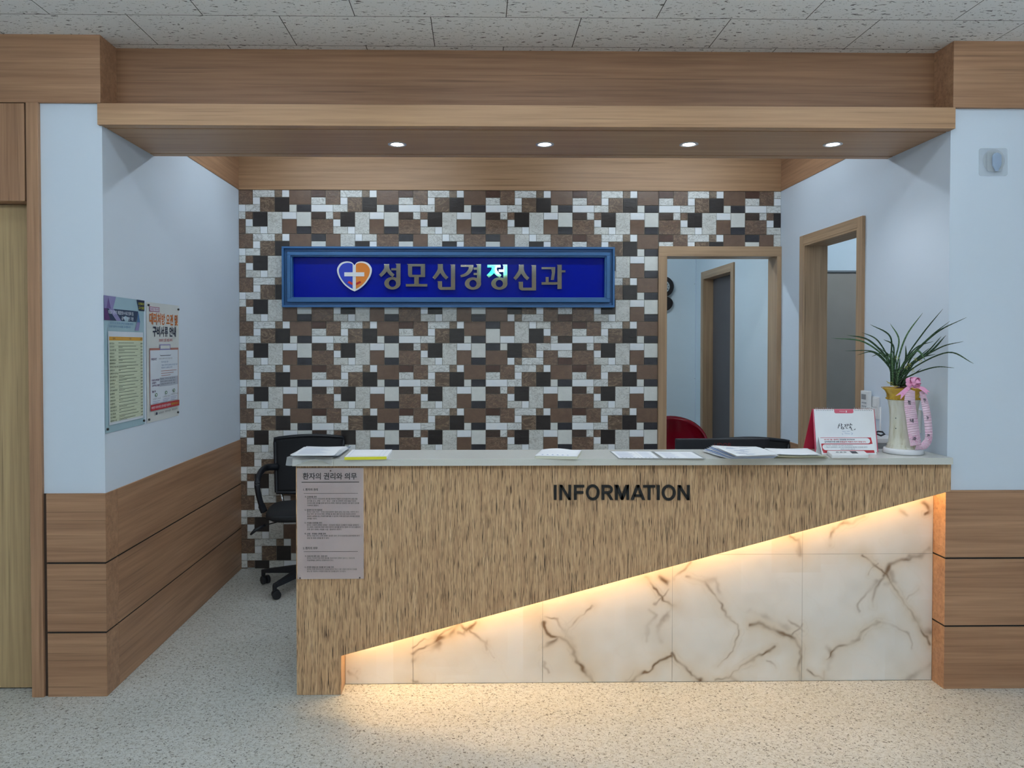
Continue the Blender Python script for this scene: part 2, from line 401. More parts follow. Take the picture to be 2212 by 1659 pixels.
# cased openings
b = MB(); iL, iR, iT = at(1439, 700, y=YB).x, at(1675.5, 700, y=YB).x, at(1550, 554.5, y=YB).z
def casing_x(b, x0, x1, zt, w0, w1, wt, y0, y1, yb):
    b.box(x0-w0, x0, y0, yb, 0, zt); b.box(x1, x1+w1, y0, yb, 0, zt); b.box(x0-w0, x1+w1, y0, yb, zt, zt+wt)
D = structure(thing('door_2', loc=((iL+iR)/2, YB+.05, 0)))
b = MB(); b.box(oL, iL, YB-.022, YB+.14, 0, iT); b.box(iR, XR-.001, YB-.022, YB+.14, 0, iT); b.build('door_jamb', WZ, D, .0012)
b = MB(); b.box(oL, XR-.001, YB-.022, YB+.14, iT, oT); b.build('door_head', WXF, D, .0012)
def casing_side(name, y0, y1, zt, wc, x0, x1, leaf=None, leafx=None):
    D = structure(thing(name, loc=(x0+.05, (y0+y1)/2, 0)))
    b = MB()
    for (a0, a1) in ((y0-wc, y0), (y1, y1+wc)): b.box(x0-.016, x0, a0, a1, 0, zt+wc)
    for (a0, a1) in ((y0-.001, y0+.012), (y1-.012, y1+.001)): b.box(x0-.014, x1+.012, a0, a1, 0, zt)
    b.build('door_jamb', WZ, D, .0012)
    b = MB(); b.box(x0-.016, x0, y0, y1, zt, zt+wc); b.box(x0-.014, x1+.012, y0+.012, y1-.012, zt-.012, zt+.001); b.build('door_head', WYF, D, .0012)
    if leaf:
        b = MB(); b.box(leafx, leafx+.035, y0+.013, y1-.013, .005, zt-.013); b.build('door_leaf', leaf, D, .001)
    return D
casing_side('door_3', d1a, d1b, d1t, .055, XR, XR+.12)
casing_side('door_4', e0, e1, et, .055, XR, XR+.12, plain('dark_door_leaf', srgb(92, 88, 90), .6), XR+.075)
# grey panel door standing in the side room
D = structure(thing('door_5', loc=(2.9, 5.7, 0)))
b = MB(); b.box(2.30, 3.5, 5.60, 5.75, 0, 2.035); b.build('door_leaf', plain('grey_door_panel', srgb(142, 134, 126), .55), D, .002)
b = MB(); b.box(2.29, 3.5, 5.585, 5.75, 2.036, 2.05); b.build('door_head', plain('grey_door_rail', srgb(110, 114, 118), .5), D, .002)

# ------------------------------------------------------------------ lights of the place
TUBE = emit('led_tube_glow', COOL, L_TUBE); TUBEF = emit('led_tube_front_glow', COOL, L_TUBE*.22); TUBEA = emit('led_tube_alcove_glow', COOL, L_ALC); TUBEB = emit('led_tube_back_glow', (.80, .93, 1.0), L_BACK)
HOUS = plain('white_lamp_housing', (.75, .76, .77), .4)
def batten(x, y, z, L, mat, label, w=.03, group=None, drop=0):
    t = thing('ceiling_light', label, 'light', (x, y, z), group=group)
    b = MB(); b.box(x-L/2, x+L/2, y-.035, y+.035, z-.015, z); b.build('lamp_housing', HOUS, t, .002)
    b = MB(); b.box(x-L/2+.01, x+L/2-.01, y-w/2, y+w/2, z-.035-drop, z-.0155-drop); b.build('light_tube', mat, t)
    if drop:
        for k in (-1, 1):
            b = MB(); b.box(x+k*(L/2-.02)-.01, x+k*(L/2-.02)+.01, y-.012, y+.012, z-.02-drop, z-.015); b.build('tube_socket', HOUS, t)
    return t
for x, q in ((-1.2, 'left'), (.25, 'middle'), (1.7, 'right')): batten(x, 2.58, ZC, 1.2, TUBEF, 'slim white ceiling batten just in front of the wooden canopy, the %s one' % q, group='ceiling battens in front of the canopy')
for y, r, dr in ((.6, 'near the camera', .12), (-1.0, 'furthest from the counter', .03)):
    for x, q in ((-1.9, 'left'), (.25, 'middle'), (2.4, 'right')): batten(x, y, ZC, 1.2, TUBE, 'white batten over the waiting area, %s in the row %s' % (q, r), group='ceiling battens over the waiting area', drop=dr)
for x, q in ((-.75, 'left'), (1.2, 'right')): batten(x, 4.40, ZC, 1.2, TUBEA, 'slim white ceiling batten above the reception alcove, the %s one' % q, group='ceiling battens in the alcove')
batten(1.0, 5.75, 2.6, .6, TUBEB, 'short white ceiling batten in the room behind')
batten(3.0, 4.7, 2.6, .6, TUBEB, 'short white ceiling batten in the side room')

# four recessed downlights in the canopy
DISC = emit('downlight_bulb_glow', (.93, .97, 1.0), 22); RIM = plain('brushed_nickel_rim', (.62, .62, .64), .3, .8)
names = ['leftmost round recessed downlight under the wooden canopy', 'second recessed downlight from the left, above the blue sign letters', 'third recessed downlight from the left, above the clipped right of the sign', 'rightmost round recessed downlight under the wooden canopy, nearest the potted orchid']
for i, u in enumerate((858, 1177, 1488, 1799)):
    p = at(u, 311.5, z=ZS0); x, y = p.x, p.y
    t = thing('downlight', names[i], 'light', (x, y, ZS0), group='downlights under the canopy')
    b = MB(); b.lathe([(.0425, -.0005), (.0425, -.003), (.036, -.0045), (.031, -.003), (.030, -.0005)], (x, y, ZS0), 36, cap=False); b.build('rim', RIM, t)
    b = MB(); b.lathe([(.0265, -.0005), (.0265, -.0015), (.020, -.0035), (.010, -.005), (.001, -.0055)], (x, y, ZS0), 32); b.build('bulb', DISC, t)
    ld = bpy.data.lights.new('downlight_lamp', 'SPOT'); ld.energy = L_DOWN; ld.color = (.9, .95, 1); ld.spot_size = math.radians(125); ld.spot_blend = .8; ld.shadow_soft_size = .025
    lo = link(bpy.data.objects.new('downlight_lamp', ld)); lo.parent = t; lo.location = (0, 0, -.02)
# ------------------------------------------------------------------ reception counter
CT, CU = 1.018, .989                           # worktop top and underside
YP = 3.236                                     # front face of the veneer panel
YM = 3.339                                     # marble face
def pp(u, v, y=YP): q = at(u, v, y=y); return (q.x, y, q.z)
C = thing('reception_counter', 'long veneered reception counter with lit slanted marble front', 'counter', (.6, 3.35, 0))
pc0, pc1 = pp(737, 1417), pp(2049, 1062)
xl = pp(640, 1250)[0]
xr = XR-.011
sl = (pc1[2]-pc0[2])/(pc1[0]-pc0[0])
zsl = lambda x: pc0[2]+sl*(x-pc0[0])
xleg = pp(737, 1460)[0]
b = MB()
b.prism([(xl, YP, CU), (XR+.002, YP, CU), (XR+.002, YP, zsl(XR+.002)), (xleg, YP, zsl(xleg)), (xleg, YP, .001), (xl, YP, .001)], (0, .014, 0))
b.build('front_panel', ZEBRA, C, .0008)
b = MB(); b.box(xl+.0005, xleg-.0005, YP+.0145, YM+.05, .001, .16); b.box(xl+.0005, xl+.025, YP+.0145, 3.455, .16, CU); b.build('end_panel', WZ, C)
b = MB(); o_ = .048
b.prism([(xleg, YP+.0145, zsl(xleg)+o_), (xr, YP+.0145, zsl(xr)+o_), (xr, YP+.0145, zsl(xr)+o_+.02), (xleg, YP+.0145, zsl(xleg)+o_+.02)], (0, YM-YP-.0145, 0))
b.build('slanted_soffit', WHITEP, C)
# LED strip under the soffit
STRIPM = emit('warm_led_glow', (1.0, .62, .26), L_STRIP)
ln = Vector((1, 0, sl)).normalized(); nn = Vector((sl, 0, -1)).normalized()
c0 = Vector((xleg+.02, 0, zsl(xleg+.02)+o_)); c1 = Vector((xr-.02, 0, zsl(xr-.02)+o_))
b = MB(); mid = (c0+c1)/2+Vector((0, YM-.030, 0))+nn*.003
b.obox(mid, (c1-c0)/2, Vector((0, .006, 0)), nn*.0025); b.build('led_strip', STRIPM, C)

# marble tiles: veins traced as the stone's own colour
veins = []
def V(pts, wd, st, org=(1100, 1040), sc=2.212):
    q = [at(org[0]+a/sc, org[1]+c/sc, y=YM) for a, c in pts]; q = [(p.x, p.z) for p in q]
    veins.append((q, wd, st))
for pts, wd, st in [
 ([(165,680),(200,735),(270,748),(310,810),(322,860),(360,910),(405,965)], 7, 1), ([(165,795),(200,775),(240,745),(270,748)], 6, .8),
 ([(270,735),(300,690),(345,640),(400,590)], 3, .6), ([(165,650),(235,665),(275,710)], 4, .6), ([(650,455),(700,520),(740,570),(778,590)], 4, .9),
 ([(700,590),(735,545),(760,510)], 4, .6), ([(778,590),(750,650),(715,700),(720,760)], 8, .45), ([(660,760),(655,690),(700,640),(670,620)], 6, .35),
 ([(775,830),(720,850),(680,890),(620,920),(570,962)], 5, 1), ([(715,455),(735,465),(760,485)], 6, .9), ([(780,820),(800,850),(830,880),(870,930),(915,955)], 6, .9),
 ([(845,460),(940,480),(980,540),(1030,630),(1090,690),(1100,730),(1070,810),(1000,880)], 3.5, .65), ([(940,475),(985,475),(1010,560)], 9, .4),
 ([(1150,690),(1200,680),(1260,700),(1310,730),(1360,750),(1388,800),(1396,950)], 6, .95), ([(1270,790),(1200,830),(1115,880),(1050,935),(980,957)], 3.5, .9),
 ([(1330,660),(1400,715)], 3, .6), ([(1340,740),(1398,680)], 3, .6), ([(1230,855),(1255,870),(1270,900)], 3, .4), ([(1150,625),(1220,640),(1260,660),(1330,700)], 9, .3),
 ([(782,470),(830,430),(865,385)], 4, .6), ([(1680,350),(1740,400),(1800,440),(1830,500),(1880,570),(1945,670),(1990,740),(2012,780)], 4, 1),
 ([(1790,450),(1830,395),(1900,370),(1980,350),(2012,325)], 7, .85), ([(1720,445),(1740,415),(1770,395)], 3, .6), ([(1820,440),(1835,480),(1800,500)], 12, .5),
 ([(1790,460),(1740,520),(1745,600)], 6, .5), ([(1680,620),(1670,590),(1700,530),(1760,480)], 6, .35), ([(1520,850),(1570,790),(1650,760),(1720,700),(1770,675)], 4.5, .8),
 ([(1770,675),(1850,690),(1910,740),(1930,800)], 3, .4), ([(1525,790),(1545,820),(1525,900)], 10, .45), ([(1430,905),(1490,950),(1505,910)], 4, .8),
 ([(1905,570),(1915,545),(1955,512)], 4, .5), ([(1890,955),(1960,910),(2008,875)], 10, .55), ([(1350,255),(1390,275),(1395,340)], 9, .8), ([(1530,300),(1545,240),(1600,200),(1640,205),(1700,165)], 8, .5),
 ([(1975,95),(2012,140),(1985,158)], 10, .8), ([(1870,130),(1900,160)], 10, .4), ([(1000,345),(1300,348)], 1, .01), ([(165,870),(185,910)], 4, .4),
 ([(1940,660),(1980,700),(2010,720)], 12, .6), ([(1060,930),(1090,955)], 8, .8), ([(265,700),(290,740),(300,780)], 9, .5)]: V(pts, wd, st)
for pts, wd, st in [
 ([(892,1290),(940,1245),(1010,1215),(1080,1160),(1180,1140),(1245,1060)], 7, 1), ([(892,1235),(960,1170),(1070,1160),(1140,1110),(1245,1060)], 4, .6), ([(1060,1165),(1085,1190),(1040,1225)], 16, .6),
 ([(1250,1060),(1310,1110),(1375,1050)], 5, .8), ([(1330,1100),(1400,1180),(1450,1200),(1455,1180)], 5, .7), ([(1430,1190),(1450,1245)], 4, .6), ([(1245,1120),(1285,1140),(1310,1095)], 5, .6),
 ([(892,1340),(945,1305)], 6, .4), ([(385,1410),(430,1448),(455,1418)], 5, .6), ([(430,1448),(460,1480)], 4, .5), ([(1430,1200),(1510,1305)], 2, .3), ([(892,1500),(915,1495)], 8, .8)]: V(pts, wd, st, (640, 1050), 3.53)
mx0, mx1 = xleg, xr
def hsh(ix, iz):
    h = np.sin(ix*127.1+iz*311.7)*43758.5453; return h-np.floor(h)
def vnoise(x, z):
    ix, iz = np.floor(x), np.floor(z); fx, fz = x-ix, z-iz; fx = fx*fx*(3-2*fx); fz = fz*fz*(3-2*fz)
    return (hsh(ix, iz)*(1-fx)+hsh(ix+1, iz)*fx)*(1-fz)+(hsh(ix, iz+1)*(1-fx)+hsh(ix+1, iz+1)*fx)*fz
def marble(x, z):
    """base colour of the stone at points (x, z) of the counter front"""
    wx = x+.010*(vnoise(x*55, z*55)-.5)+.018*(vnoise(x*17, z*17+9)-.5); wz = z+.010*(vnoise(x*55+7, z*55+3)-.5)+.018*(vnoise(x*17+5, z*17)-.5)
    core = np.zeros_like(x); halo = np.zeros_like(x)
    for q, wd, st in veins:
        wd = wd*.0016; dm = np.full_like(x, 9.)
        bb = np.array(q); sel = (x > bb[:, 0].min()-.09) & (x < bb[:, 0].max()+.09) & (z > bb[:, 1].min()-.09) & (z < bb[:, 1].max()+.09)
        if not sel.any(): continue
        px, pz = wx[sel], wz[sel]; d = np.full(px.shape, 9.)
        for (a, b_) in zip(q[:-1], q[1:]):
            vx, vz = b_[0]-a[0], b_[1]-a[1]; t = np.clip(((px-a[0])*vx+(pz-a[1])*vz)/(vx*vx+vz*vz+1e-9), 0, 1)
            d = np.minimum(d, np.hypot(px-a[0]-t*vx, pz-a[1]-t*vz))
        vary = .12+1.25*vnoise(px*24, pz*24)**1.5; wob = 1+1.6*vnoise(px*12+3, pz*12)
        edge = .012+.010*vnoise(px*9, pz*9)
        core[sel] = np.maximum(core[sel], st*vary*np.exp(-(d/(wd*.42*wob))**2)); halo[sel] = np.maximum(halo[sel], st*.62*np.exp(-d/(wd*3.6*wob)))
        core[sel] = np.maximum(core[sel], st*.30*np.clip(vnoise(px*15+5, pz*15)-.35, 0, 1)*np.exp(-((d-edge)/.0022)**2))
    base = np.array([.80, .785, .76]); br = np.array(srgb(116, 88, 60)); hl = np.array(srgb(204, 184, 152)); gr = np.array(srgb(214, 212, 208))
    soft = np.clip(vnoise(x*7, z*7)*.6+vnoise(x*19, z*19)*.4-.45, 0, 1)*1.1
    col = base*(1-soft[:, None])+gr*soft[:, None]
    streak = np.clip(1-np.abs(vnoise(wx*9+wz*6, wz*9-wx*2)-.5)*26, 0, 1)*.16
    col = col*(1-streak[:, None])+np.array([.70, .66, .60])*streak[:, None]
    halo = np.clip(halo, 0, 1)[:, None]; core = np.clip(core, 0, .95)[:, None]
    col = col*(1-halo)+hl*halo; return col*(1-core)+br*core
m = NT('veined_marble_tile', .3, .5); at_ = m.n('Attribute'); at_.attribute_name = 'stone'; m.color(at_.outputs['Color']); MARB = m.mat
# tiles cut to the slant: grid columns, each vertical run ends at the slanted edge
seams = [mx0]+[at(u, 1400, y=YM).x for u in (892, 1172, 1452, 1732)]+[mx1]; zseam = at(1800, 1196.5, y=YM).z
def marble_tile(x0, x1, z0, ztop):
    b = MB(); nx = max(2, int((x1-x0)/0.004)); zt = [min(ztop, zsl(x0+(x1-x0)*i/nx)+.045) for i in range(nx+1)]
    if max(zt) <= z0+.003: return
    nz = max(2, int((max(zt)-z0)/0.004)); g = .0007
    b.grid(lambda a, c: (x0+g+(x1-x0-2*g)*a, YM, z0+g+(max(z0+.0005, zt[int(round(a*nx))]-g)-z0-g)*c), nx, nz, sm=False)
    o = b.build('marble_tile', MARB, C, fix=False); me = o.data
    co = np.zeros(len(me.vertices)*3); me.vertices.foreach_get('co', co); co = co.reshape(-1, 3)
    cc = marble(co[:, 0], co[:, 2]); at_ = me.color_attributes.new('stone', 'FLOAT_COLOR', 'POINT')
    at_.data.foreach_set('color', np.hstack([cc, np.ones((len(cc), 1))]).astype(np.float32).ravel())
for i in range(5):
    marble_tile(seams[i], seams[i+1], .0012, zseam)
    if zsl(seams[i+1]) > zseam: marble_tile(seams[i], seams[i+1], zseam, 1.)
b = MB(); b.box(mx0, mx1, YM+.0015, YM+.012, 0, .16); b.prism([(mx0, YM+.0015, 0), (mx1, YM+.0015, 0), (mx1, YM+.0015, zsl(mx1)+.045), (mx0, YM+.0015, zsl(mx0)+.045)], (0, .012, 0))
b.build('backing_board', plain('tile_joint_grey', srgb(170, 165, 158), .8), C)
# desk side, hidden from the waiting room
b = MB(); b.box(xl+.026, xr, 3.42, 3.44, .05, CU-.001); b.build('rear_panel', WX, C)
b = MB(); b.box(xl+.026, xr, 3.441, 3.95, .70, .725); b.build('desk_surface', WHITEP, C, .001)
for x in (xl+.03, xr-.03):
    b = MB(); b.box(x, x+.02, 3.46, 3.93, .001, .699); b.build('desk_support', WZ, C)

wx0, wx1 = at(631, 1000, y=3.2).x, at(2058, 1000, y=3.2).x
b = MB(); xj = at(720, 1000, y=3.2).x
b.box(wx0, xj-.0003, 3.20, 3.48, CU, CT); b.box(xj+.0003, XR-.0125, 3.20, 3.48, CU, CT); b.box(XR-.0125, wx1, 3.20, 3.2505, CU, CT)
tag(b.build('worktop', STONE, bevel=.002), 'pale grey quartz worktop running along the top of the reception counter', 'worktop')

# raised letters on the counter
T = thing('lettering', 'raised black INFORMATION lettering on the streaked counter front', 'lettering', (pp(1345, 1080)[0], YP, .9))
def lp(a, c, o=(1180, 1030), s=6.703, y=YP-.0005): q = at(o[0]+a/s, o[1]+c/s, y=y); return (q.x, y, q.z)
LB = plain('black_acrylic_letter', (.006, .006, .007), .45)
def rectp(x0, y0, x1, y1): return [(x0, y0), (x1, y0), (x1, y1), (x0, y1)]
def ringp(cx, cy, rx, ry, ix, iy, n=40):
    out = []
    for i in range(n):
        a, c = 2*math.pi*i/n, 2*math.pi*(i+1)/n
        out.append([(cx+rx*math.cos(a), cy+ry*math.sin(a)), (cx+rx*math.cos(c), cy+ry*math.sin(c)), (cx+ix*math.cos(c), cy+iy*math.sin(c)), (cx+ix*math.cos(a), cy+iy*math.sin(a))])
    return out
def N_(x, y0=115, y1=330, w=168): return [rectp(x, y0, x+38, y1), rectp(x+w-38, y0, x+w, y1), [(x, y0), (x+42, y0), (x+w, y1), (x+w-42, y1)]]
def arcband(cx, cy, rx, ry, ix, iy, a0, a1, n=16):
    out = []
    for i in range(n):
        a, c = a0+(a1-a0)*i/n, a0+(a1-a0)*(i+1)/n
        out.append([(cx+rx*math.cos(a), cy+ry*math.sin(a)), (cx+rx*math.cos(c), cy+ry*math.sin(c)), (cx+ix*math.cos(c), cy+iy*math.sin(c)), (cx+ix*math.cos(a), cy+iy*math.sin(a))])
    return out
LET = [[rectp(109, 115, 148, 330)], N_(190), [rectp(399, 115, 438, 330), rectp(438, 115, 549, 150), rectp(438, 205, 535, 240)], ringp(671, 222, 99, 114, 61, 79),
  [rectp(800, 115, 838, 330), rectp(838, 115, 895, 150), rectp(838, 207, 895, 240)]+arcband(895, 177.5, 66, 62.5, 28, 27.5, -math.pi/2, math.pi/2)+[[(868, 238), (912, 232), (969, 330), (922, 330)]],
  [rectp(992, 115, 1030, 330), rectp(1159, 115, 1197, 330), [(992, 115), (1042, 115), (1118, 305), (1108, 330), (1078, 330)], [(1197, 115), (1147, 115), (1072, 305), (1082, 330), (1112, 330)]],
  [[(1302, 115), (1345, 115), (1262, 330), (1220, 330)], [(1302, 115), (1345, 115), (1427, 330), (1385, 330)], rectp(1268, 252, 1376, 285)],
  [rectp(1399, 117, 1572, 152), rectp(1466, 152, 1505, 331)], [rectp(1598, 117, 1638, 332)], ringp(1769, 226, 100, 114, 62, 79), N_(1900, 118, 333, 172)]
for polys in LET:
    b = MB()
    for q in polys: b.prism([lp(a, c) for a, c in q], (0, -.008, 0))
    b.build('letter', LB, T)

# acrylic notice on the counter
ny = YP-.012
nq = lambda u, v, y=ny-.0025: at(u, v, y=y)
N = thing('notice_panel', 'frosted clear acrylic notice of patient rights on the left end of the counter', 'notice', (nq(715, 1130).x, ny, .75))
m = NT('clear_acrylic', .12, .5, col=(.86, .82, .84)); m.b.inputs['Alpha'].default_value = 1
tr = m.n('BsdfTransparent'); mxs = m.n('MixShader'); mxs.inputs[0].default_value = .30
tr.inputs[0].default_value = (.95, .93, .95, 1)
m.b.inputs['Roughness'].default_value = .35
m.b.inputs['Base Color'].default_value = (.86, .79, .82, 1)
m.l(m.b.outputs[0], mxs.inputs[2]); m.l(tr.outputs[0], mxs.inputs[1]); m.l(mxs.outputs[0], m.t.nodes['Material Output'].inputs[0]); ACR = m.mat
p0, p1 = nq(641.5, 1011, ny), nq(786, 1250, ny)
b = MB(); b.box(p0.x, p1.x, ny-.002, ny, p1.z, p0.z); b.build('acrylic_sheet', ACR, N)
STUD = plain('dark_stud', (.06, .04, .04), .4)
for (u, v) in ((714, 1017), (648, 1249), (777, 1248)):
    b = MB(); q = nq(u, v, ny-.003); b.tube([(q.x, ny-.0045, q.z), (q.x, YP-.0005, q.z)], .0032, 12); b.build('stud', STUD, N)

INKN = plain('notice_ink', (.03, .03, .035), .6)
b = MB()
def ntext(body, a0, c0, a1, c1, bold=0.0):
    bold = max(bold, .008)
    f = lambda a, c: nq(630+a/6.147, 990+c/6.147)
    b.text(body, (f(a0, c0), f(a1, c0), f(a1, c1), f(a0, c1)), 0, bold)
ntext('환자의 권리와 의무', 147, 193, 865, 282, .022)
q0, q1 = nq(630+132/6.147, 990+312/6.147), nq(630+896/6.147, 990+320/6.147); b.poly([(q0.x, ny-.0025, q0.z), (q1.x, ny-.0025, q0.z), (q1.x, ny-.0025, q1.z), (q0.x, ny-.0025, q1.z)])
for c_ in (464, 1238):
    q0, q1 = nq(630+160/6.147, 990+c_/6.147), nq(630+880/6.147, 990+(c_+2)/6.147); b.poly([(q0.x, ny-.0025, q0.z), (q1.x, ny-.0025, q0.z), (q1.x, ny-.0025, q1.z), (q0.x, ny-.0025, q1.z)])
for body, a0, c0, a1, h, bd in [('1. 환자의 권리', 155, 398, 348, 34, .02), ('가. 진료받을 권리', 173, 500, 332, 23, .02),
  ('환자는 자신의 건강보호와 증진을 위하여 적절한 보건의료서비스를 받을', 205, 527, 873, 22, 0), ('권리를 갖고, 성별ㆍ나이ㆍ종교ㆍ신분 및 경제적 사정 등을 이유로', 205, 556, 858, 22, 0),
  ('건강에 관한 권리를 침해 받지 아니하며, 의료인은 정당한 사유 없이 진료를', 205, 585, 897, 22, 0), ('거부하지 못한다.', 205, 616, 360, 22, 0), ('나. 알권리 및 자기결정권', 172, 674, 404, 23, .02),
  ('환자는 담당 의사ㆍ간호사 등으로부터 질병 상태, 치료 방법, 의학적 연구', 205, 702, 890, 22, 0), ('대상 여부, 장기이식 여부, 부작용 등 예상 결과 및 진료 비용에 관하여', 205, 730, 848, 22, 0),
  ('충분한 설명을 듣고 자세히 물어볼 수 있으며, 이에 관한 동의 여부를 결정할', 205, 759, 905, 22, 0), ('권리를 가진다.', 205, 790, 340, 22, 0), ('다. 비밀을 보호받을 권리', 172, 846, 402, 23, .02),
  ('환자는 진료와 관련된 신체상ㆍ건강상의 비밀과 사생활의 비밀을 침해받지', 205, 875, 890, 22, 0), ('아니하며, 의료인과 의료기관은 환자의 동의를 받거나 범죄 수사 등 법률에서', 205, 904, 912, 22, 0),
  ('정한 경우 외에는 비밀을 누설ㆍ발표하지 못한다.', 205, 933, 665, 22, 0), ('라. 상담ㆍ조정을 신청할 권리', 172, 990, 455, 23, .02),
  ('환자는 의료서비스 관련 분쟁이 발생한 경우, 한국의료분쟁조정중재원에 문의', 205, 1018, 900, 22, 0), ('상담 및 조정 신청을 할 수 있다.', 205, 1048, 500, 22, 0), ('2. 환자의 의무', 150, 1176, 344, 34, .02),
  ('가. 의료인에 대한 신뢰ㆍ존중 의무', 175, 1288, 474, 23, .02), ('환자는 자신의 건강 관련 정보를 의료인에게 정확히 알리고, 의료인의', 205, 1315, 835, 22, 0), ('치료계획을 신뢰하고 존중하여야 한다.', 205, 1344, 556, 22, 0),
  ('나. 부정한 방법으로 진료를 받지 않을 의무', 172, 1434, 560, 23, .02), ('환자는 진료 전에 본인의 신분을 밝혀야 하고, 다른 사람의 명의로 진료를', 205, 1462, 865, 22, 0), ('받는 등 거짓이나 부정한 방법으로 진료를 받지 아니한다.', 205, 1490, 722, 22, 0)]:
    ntext(body, a0, c0, a1, c0+h, bd)
b.build('printed_text', INKN, N)

# ------------------------------------------------------------------ blue wall sign
S = thing('wall_sign', 'long blue framed sign with heart emblem and metal letters on the mosaic wall', 'sign', (.0, YB-.02, 1.87))
FB = plain('blue_frame_lacquer', srgb(52, 104, 158), .42); SB = plain('blue_sign_face', srgb(0, 24, 158), .25, 0, .07)
def frame_ring(b, u0, v0, u1, v1, wpx, ya, yb_):
    """rectangular ring between depth ya (front) and yb_ (back); outer edge at photo pixels, width wpx at depth ya"""
    A_, B_ = at(u0, v0, y=ya), at(u1, v1, y=ya); w_ = wpx*ya/FPX; x0, x1, z0, z1 = A_.x, B_.x, B_.z, A_.z
    b.box(x0, x1, ya, yb_, z1-w_, z1); b.box(x0, x1, ya, yb_, z0, z0+w_); b.box(x0, x0+w_, ya, yb_, z0+w_, z1-w_); b.box(x1-w_, x1, ya, yb_, z0+w_, z1-w_)
    return x0, x1, z0, z1, w_
b = MB(); frame_ring(b, 608, 532, 1328, 664, 4.5, 5.025, 5.088); frame_ring(b, 612, 536, 1324.5, 660, 7, 5.052, 5.086); b.build('outer_frame', FB, S, .0015)
b = MB(); r = frame_ring(b, 619.5, 543.5, 1318, 653, 7.5, 5.018, 5.080); frame_ring(b, 626, 549.5, 1311.5, 647.5, 5, 5.030, 5.080); b.build('inner_frame', FB, S, .002)
b = MB(); b.box(r[0]+.01, r[1]-.01, 5.068, 5.086, r[2]+.01, r[3]-.01); b.build('sign_face', SB, S)
b = MB(); b.box(r[0]-.015, r[1]+.015, 5.082, 5.0875, r[2]-.02, r[3]+.02); b.build('frame_recess', plain('shaded_blue_recess', srgb(12, 34, 72), .6), S)  # groove shade put into the colour, a darker blue than the frame
YLT = 5.050
MET = plain('polished_steel_letter', (.60, .57, .52), .10, 1.0)
MET.node_tree.nodes['Principled BSDF'].inputs['Roughness'].default_value = .04
SIDEM = plain('dark_letter_edge', (.05, .05, .05), .5)
def sgl(polys, ox, name='letter', mat=MET, y=YLT, d=.012, parent=S):
    b = MB()
    for i_, q in enumerate(polys):
        f = [lp(a, c, (ox, 540), 7.373, y-.00012*i_) for a, c in q]; n = len(b.v)
        b.hexa(f, [(p[0], p[1]+d, p[2]) for p in f])
    return b.build(name, mat, parent)
def dx(polys, ddx, ddy): return [[(a+ddx, c+ddy) for a, c in q] for q in polys]
# ㅅ shape as two quads-with-curve legs
def siot(x0, x1, yt, cxm, xl_, xr_, yb_, bar=None):
    """fork: stem from (x0..x1, yt) splitting into two curved legs ending at xl_, xr_"""
    cl = bez([((x0+x1)/2-4, yt), (cxm-12, (yt*.62+yb_*.38)), (cxm-62, yt*.28+yb_*.72), (xl_+22, yb_-16)], 5)
    cr = bez([((x0+x1)/2+6, yt), (cxm+14, (yt*.62+yb_*.38)), (cxm+60, yt*.28+yb_*.72), (xr_-20, yb_-16)], 5)
    out = []
    for k, c in enumerate((cl, cr)):
        L = []; R = []
        for i, p in enumerate(c):
            t = (c[min(i+1, len(c)-1)]-c[max(i-1, 0)]).normalized(); w_ = 35-9*i/(len(c)-1); nx_ = Vector((-t.y, t.x, 0))
            L.append(p+nx_*w_); R.append(p-nx_*w_)
        for i in range(len(c)-1): out.append([tuple(L[i][:2]), tuple(L[i+1][:2]), tuple(R[i+1][:2]), tuple(R[i][:2])])
    out.append([(x0-8, yt-0), (x1, yt), (x1-3, yt+26), (x0+8, yt+26)])
    return out
def V2(pts): return [Vector((a, c)) for a, c in pts]
def bez2(pts, n=8): return bez([Vector((a, c, 0)) for a, c in pts], n)
_b = bez
def bez(pts, n=14):
    P = [Vector((p[0], p[1], p[2] if len(p) > 2 else 0)) for p in pts]; return _b(P, n)
shin = siot(1815, 1888, 224, 1851, 1722, 1982, 470)+[[(2008, 230), (2088, 230), (2088, 590), (2020, 590), (2020, 250)], [(1805, 497), (1880, 497), (1880, 592), (1814, 600), (1812, 515)], [(1814, 590), (2088, 590), (2088, 635), (1860, 635), (1832, 624), (1816, 604)]]
seong = siot(960, 1035, 224, 998, 870, 1128, 428)+[[(1135, 217), (1218, 217), (1218, 530), (1156, 470), (1150, 430), (1150, 235)], rectp(1070, 290, 1150, 325)]+ringp(1089, 530, 130, 100, 57, 58)
mo = [[(1322, 222), (1610, 222), (1610, 262), (1338, 262), (1336, 240)], [(1336, 262), (1403, 262), (1403, 394), (1338, 400)], rectp(1540, 262, 1610, 394), [(1338, 394), (1610, 394), (1610, 432), (1366, 432), (1345, 418)], rectp(1437, 432, 1510, 541), rectp(1303, 541, 1645, 582)]
def curve_band(pts, w0, w1):
    c = bez(pts, 5); L = []; R = []
    for i, p in enumerate(c):
        t = (c[min(i+1, len(c)-1)]-c[max(i-1, 0)]).normalized(); w_ = w0+(w1-w0)*i/(len(c)-1); nx_ = Vector((-t.y, t.x, 0)); L.append(p+nx_*w_); R.append(p-nx_*w_)
    return [[tuple(L[i][:2]), tuple(L[i+1][:2]), tuple(R[i+1][:2]), tuple(R[i][:2])] for i in range(len(c)-1)]
gyeong = [rectp(258, 237, 462, 270)]+curve_band([(424, 255), (415, 310), (375, 365), (320, 400), (258, 418)], 38, 18)+[[(500, 225), (582, 225), (582, 535), (525, 480), (519, 440), (519, 245)], rectp(465, 280, 525, 315), rectp(465, 365, 525, 400)]+ringp(455, 535, 130, 99, 57, 58)
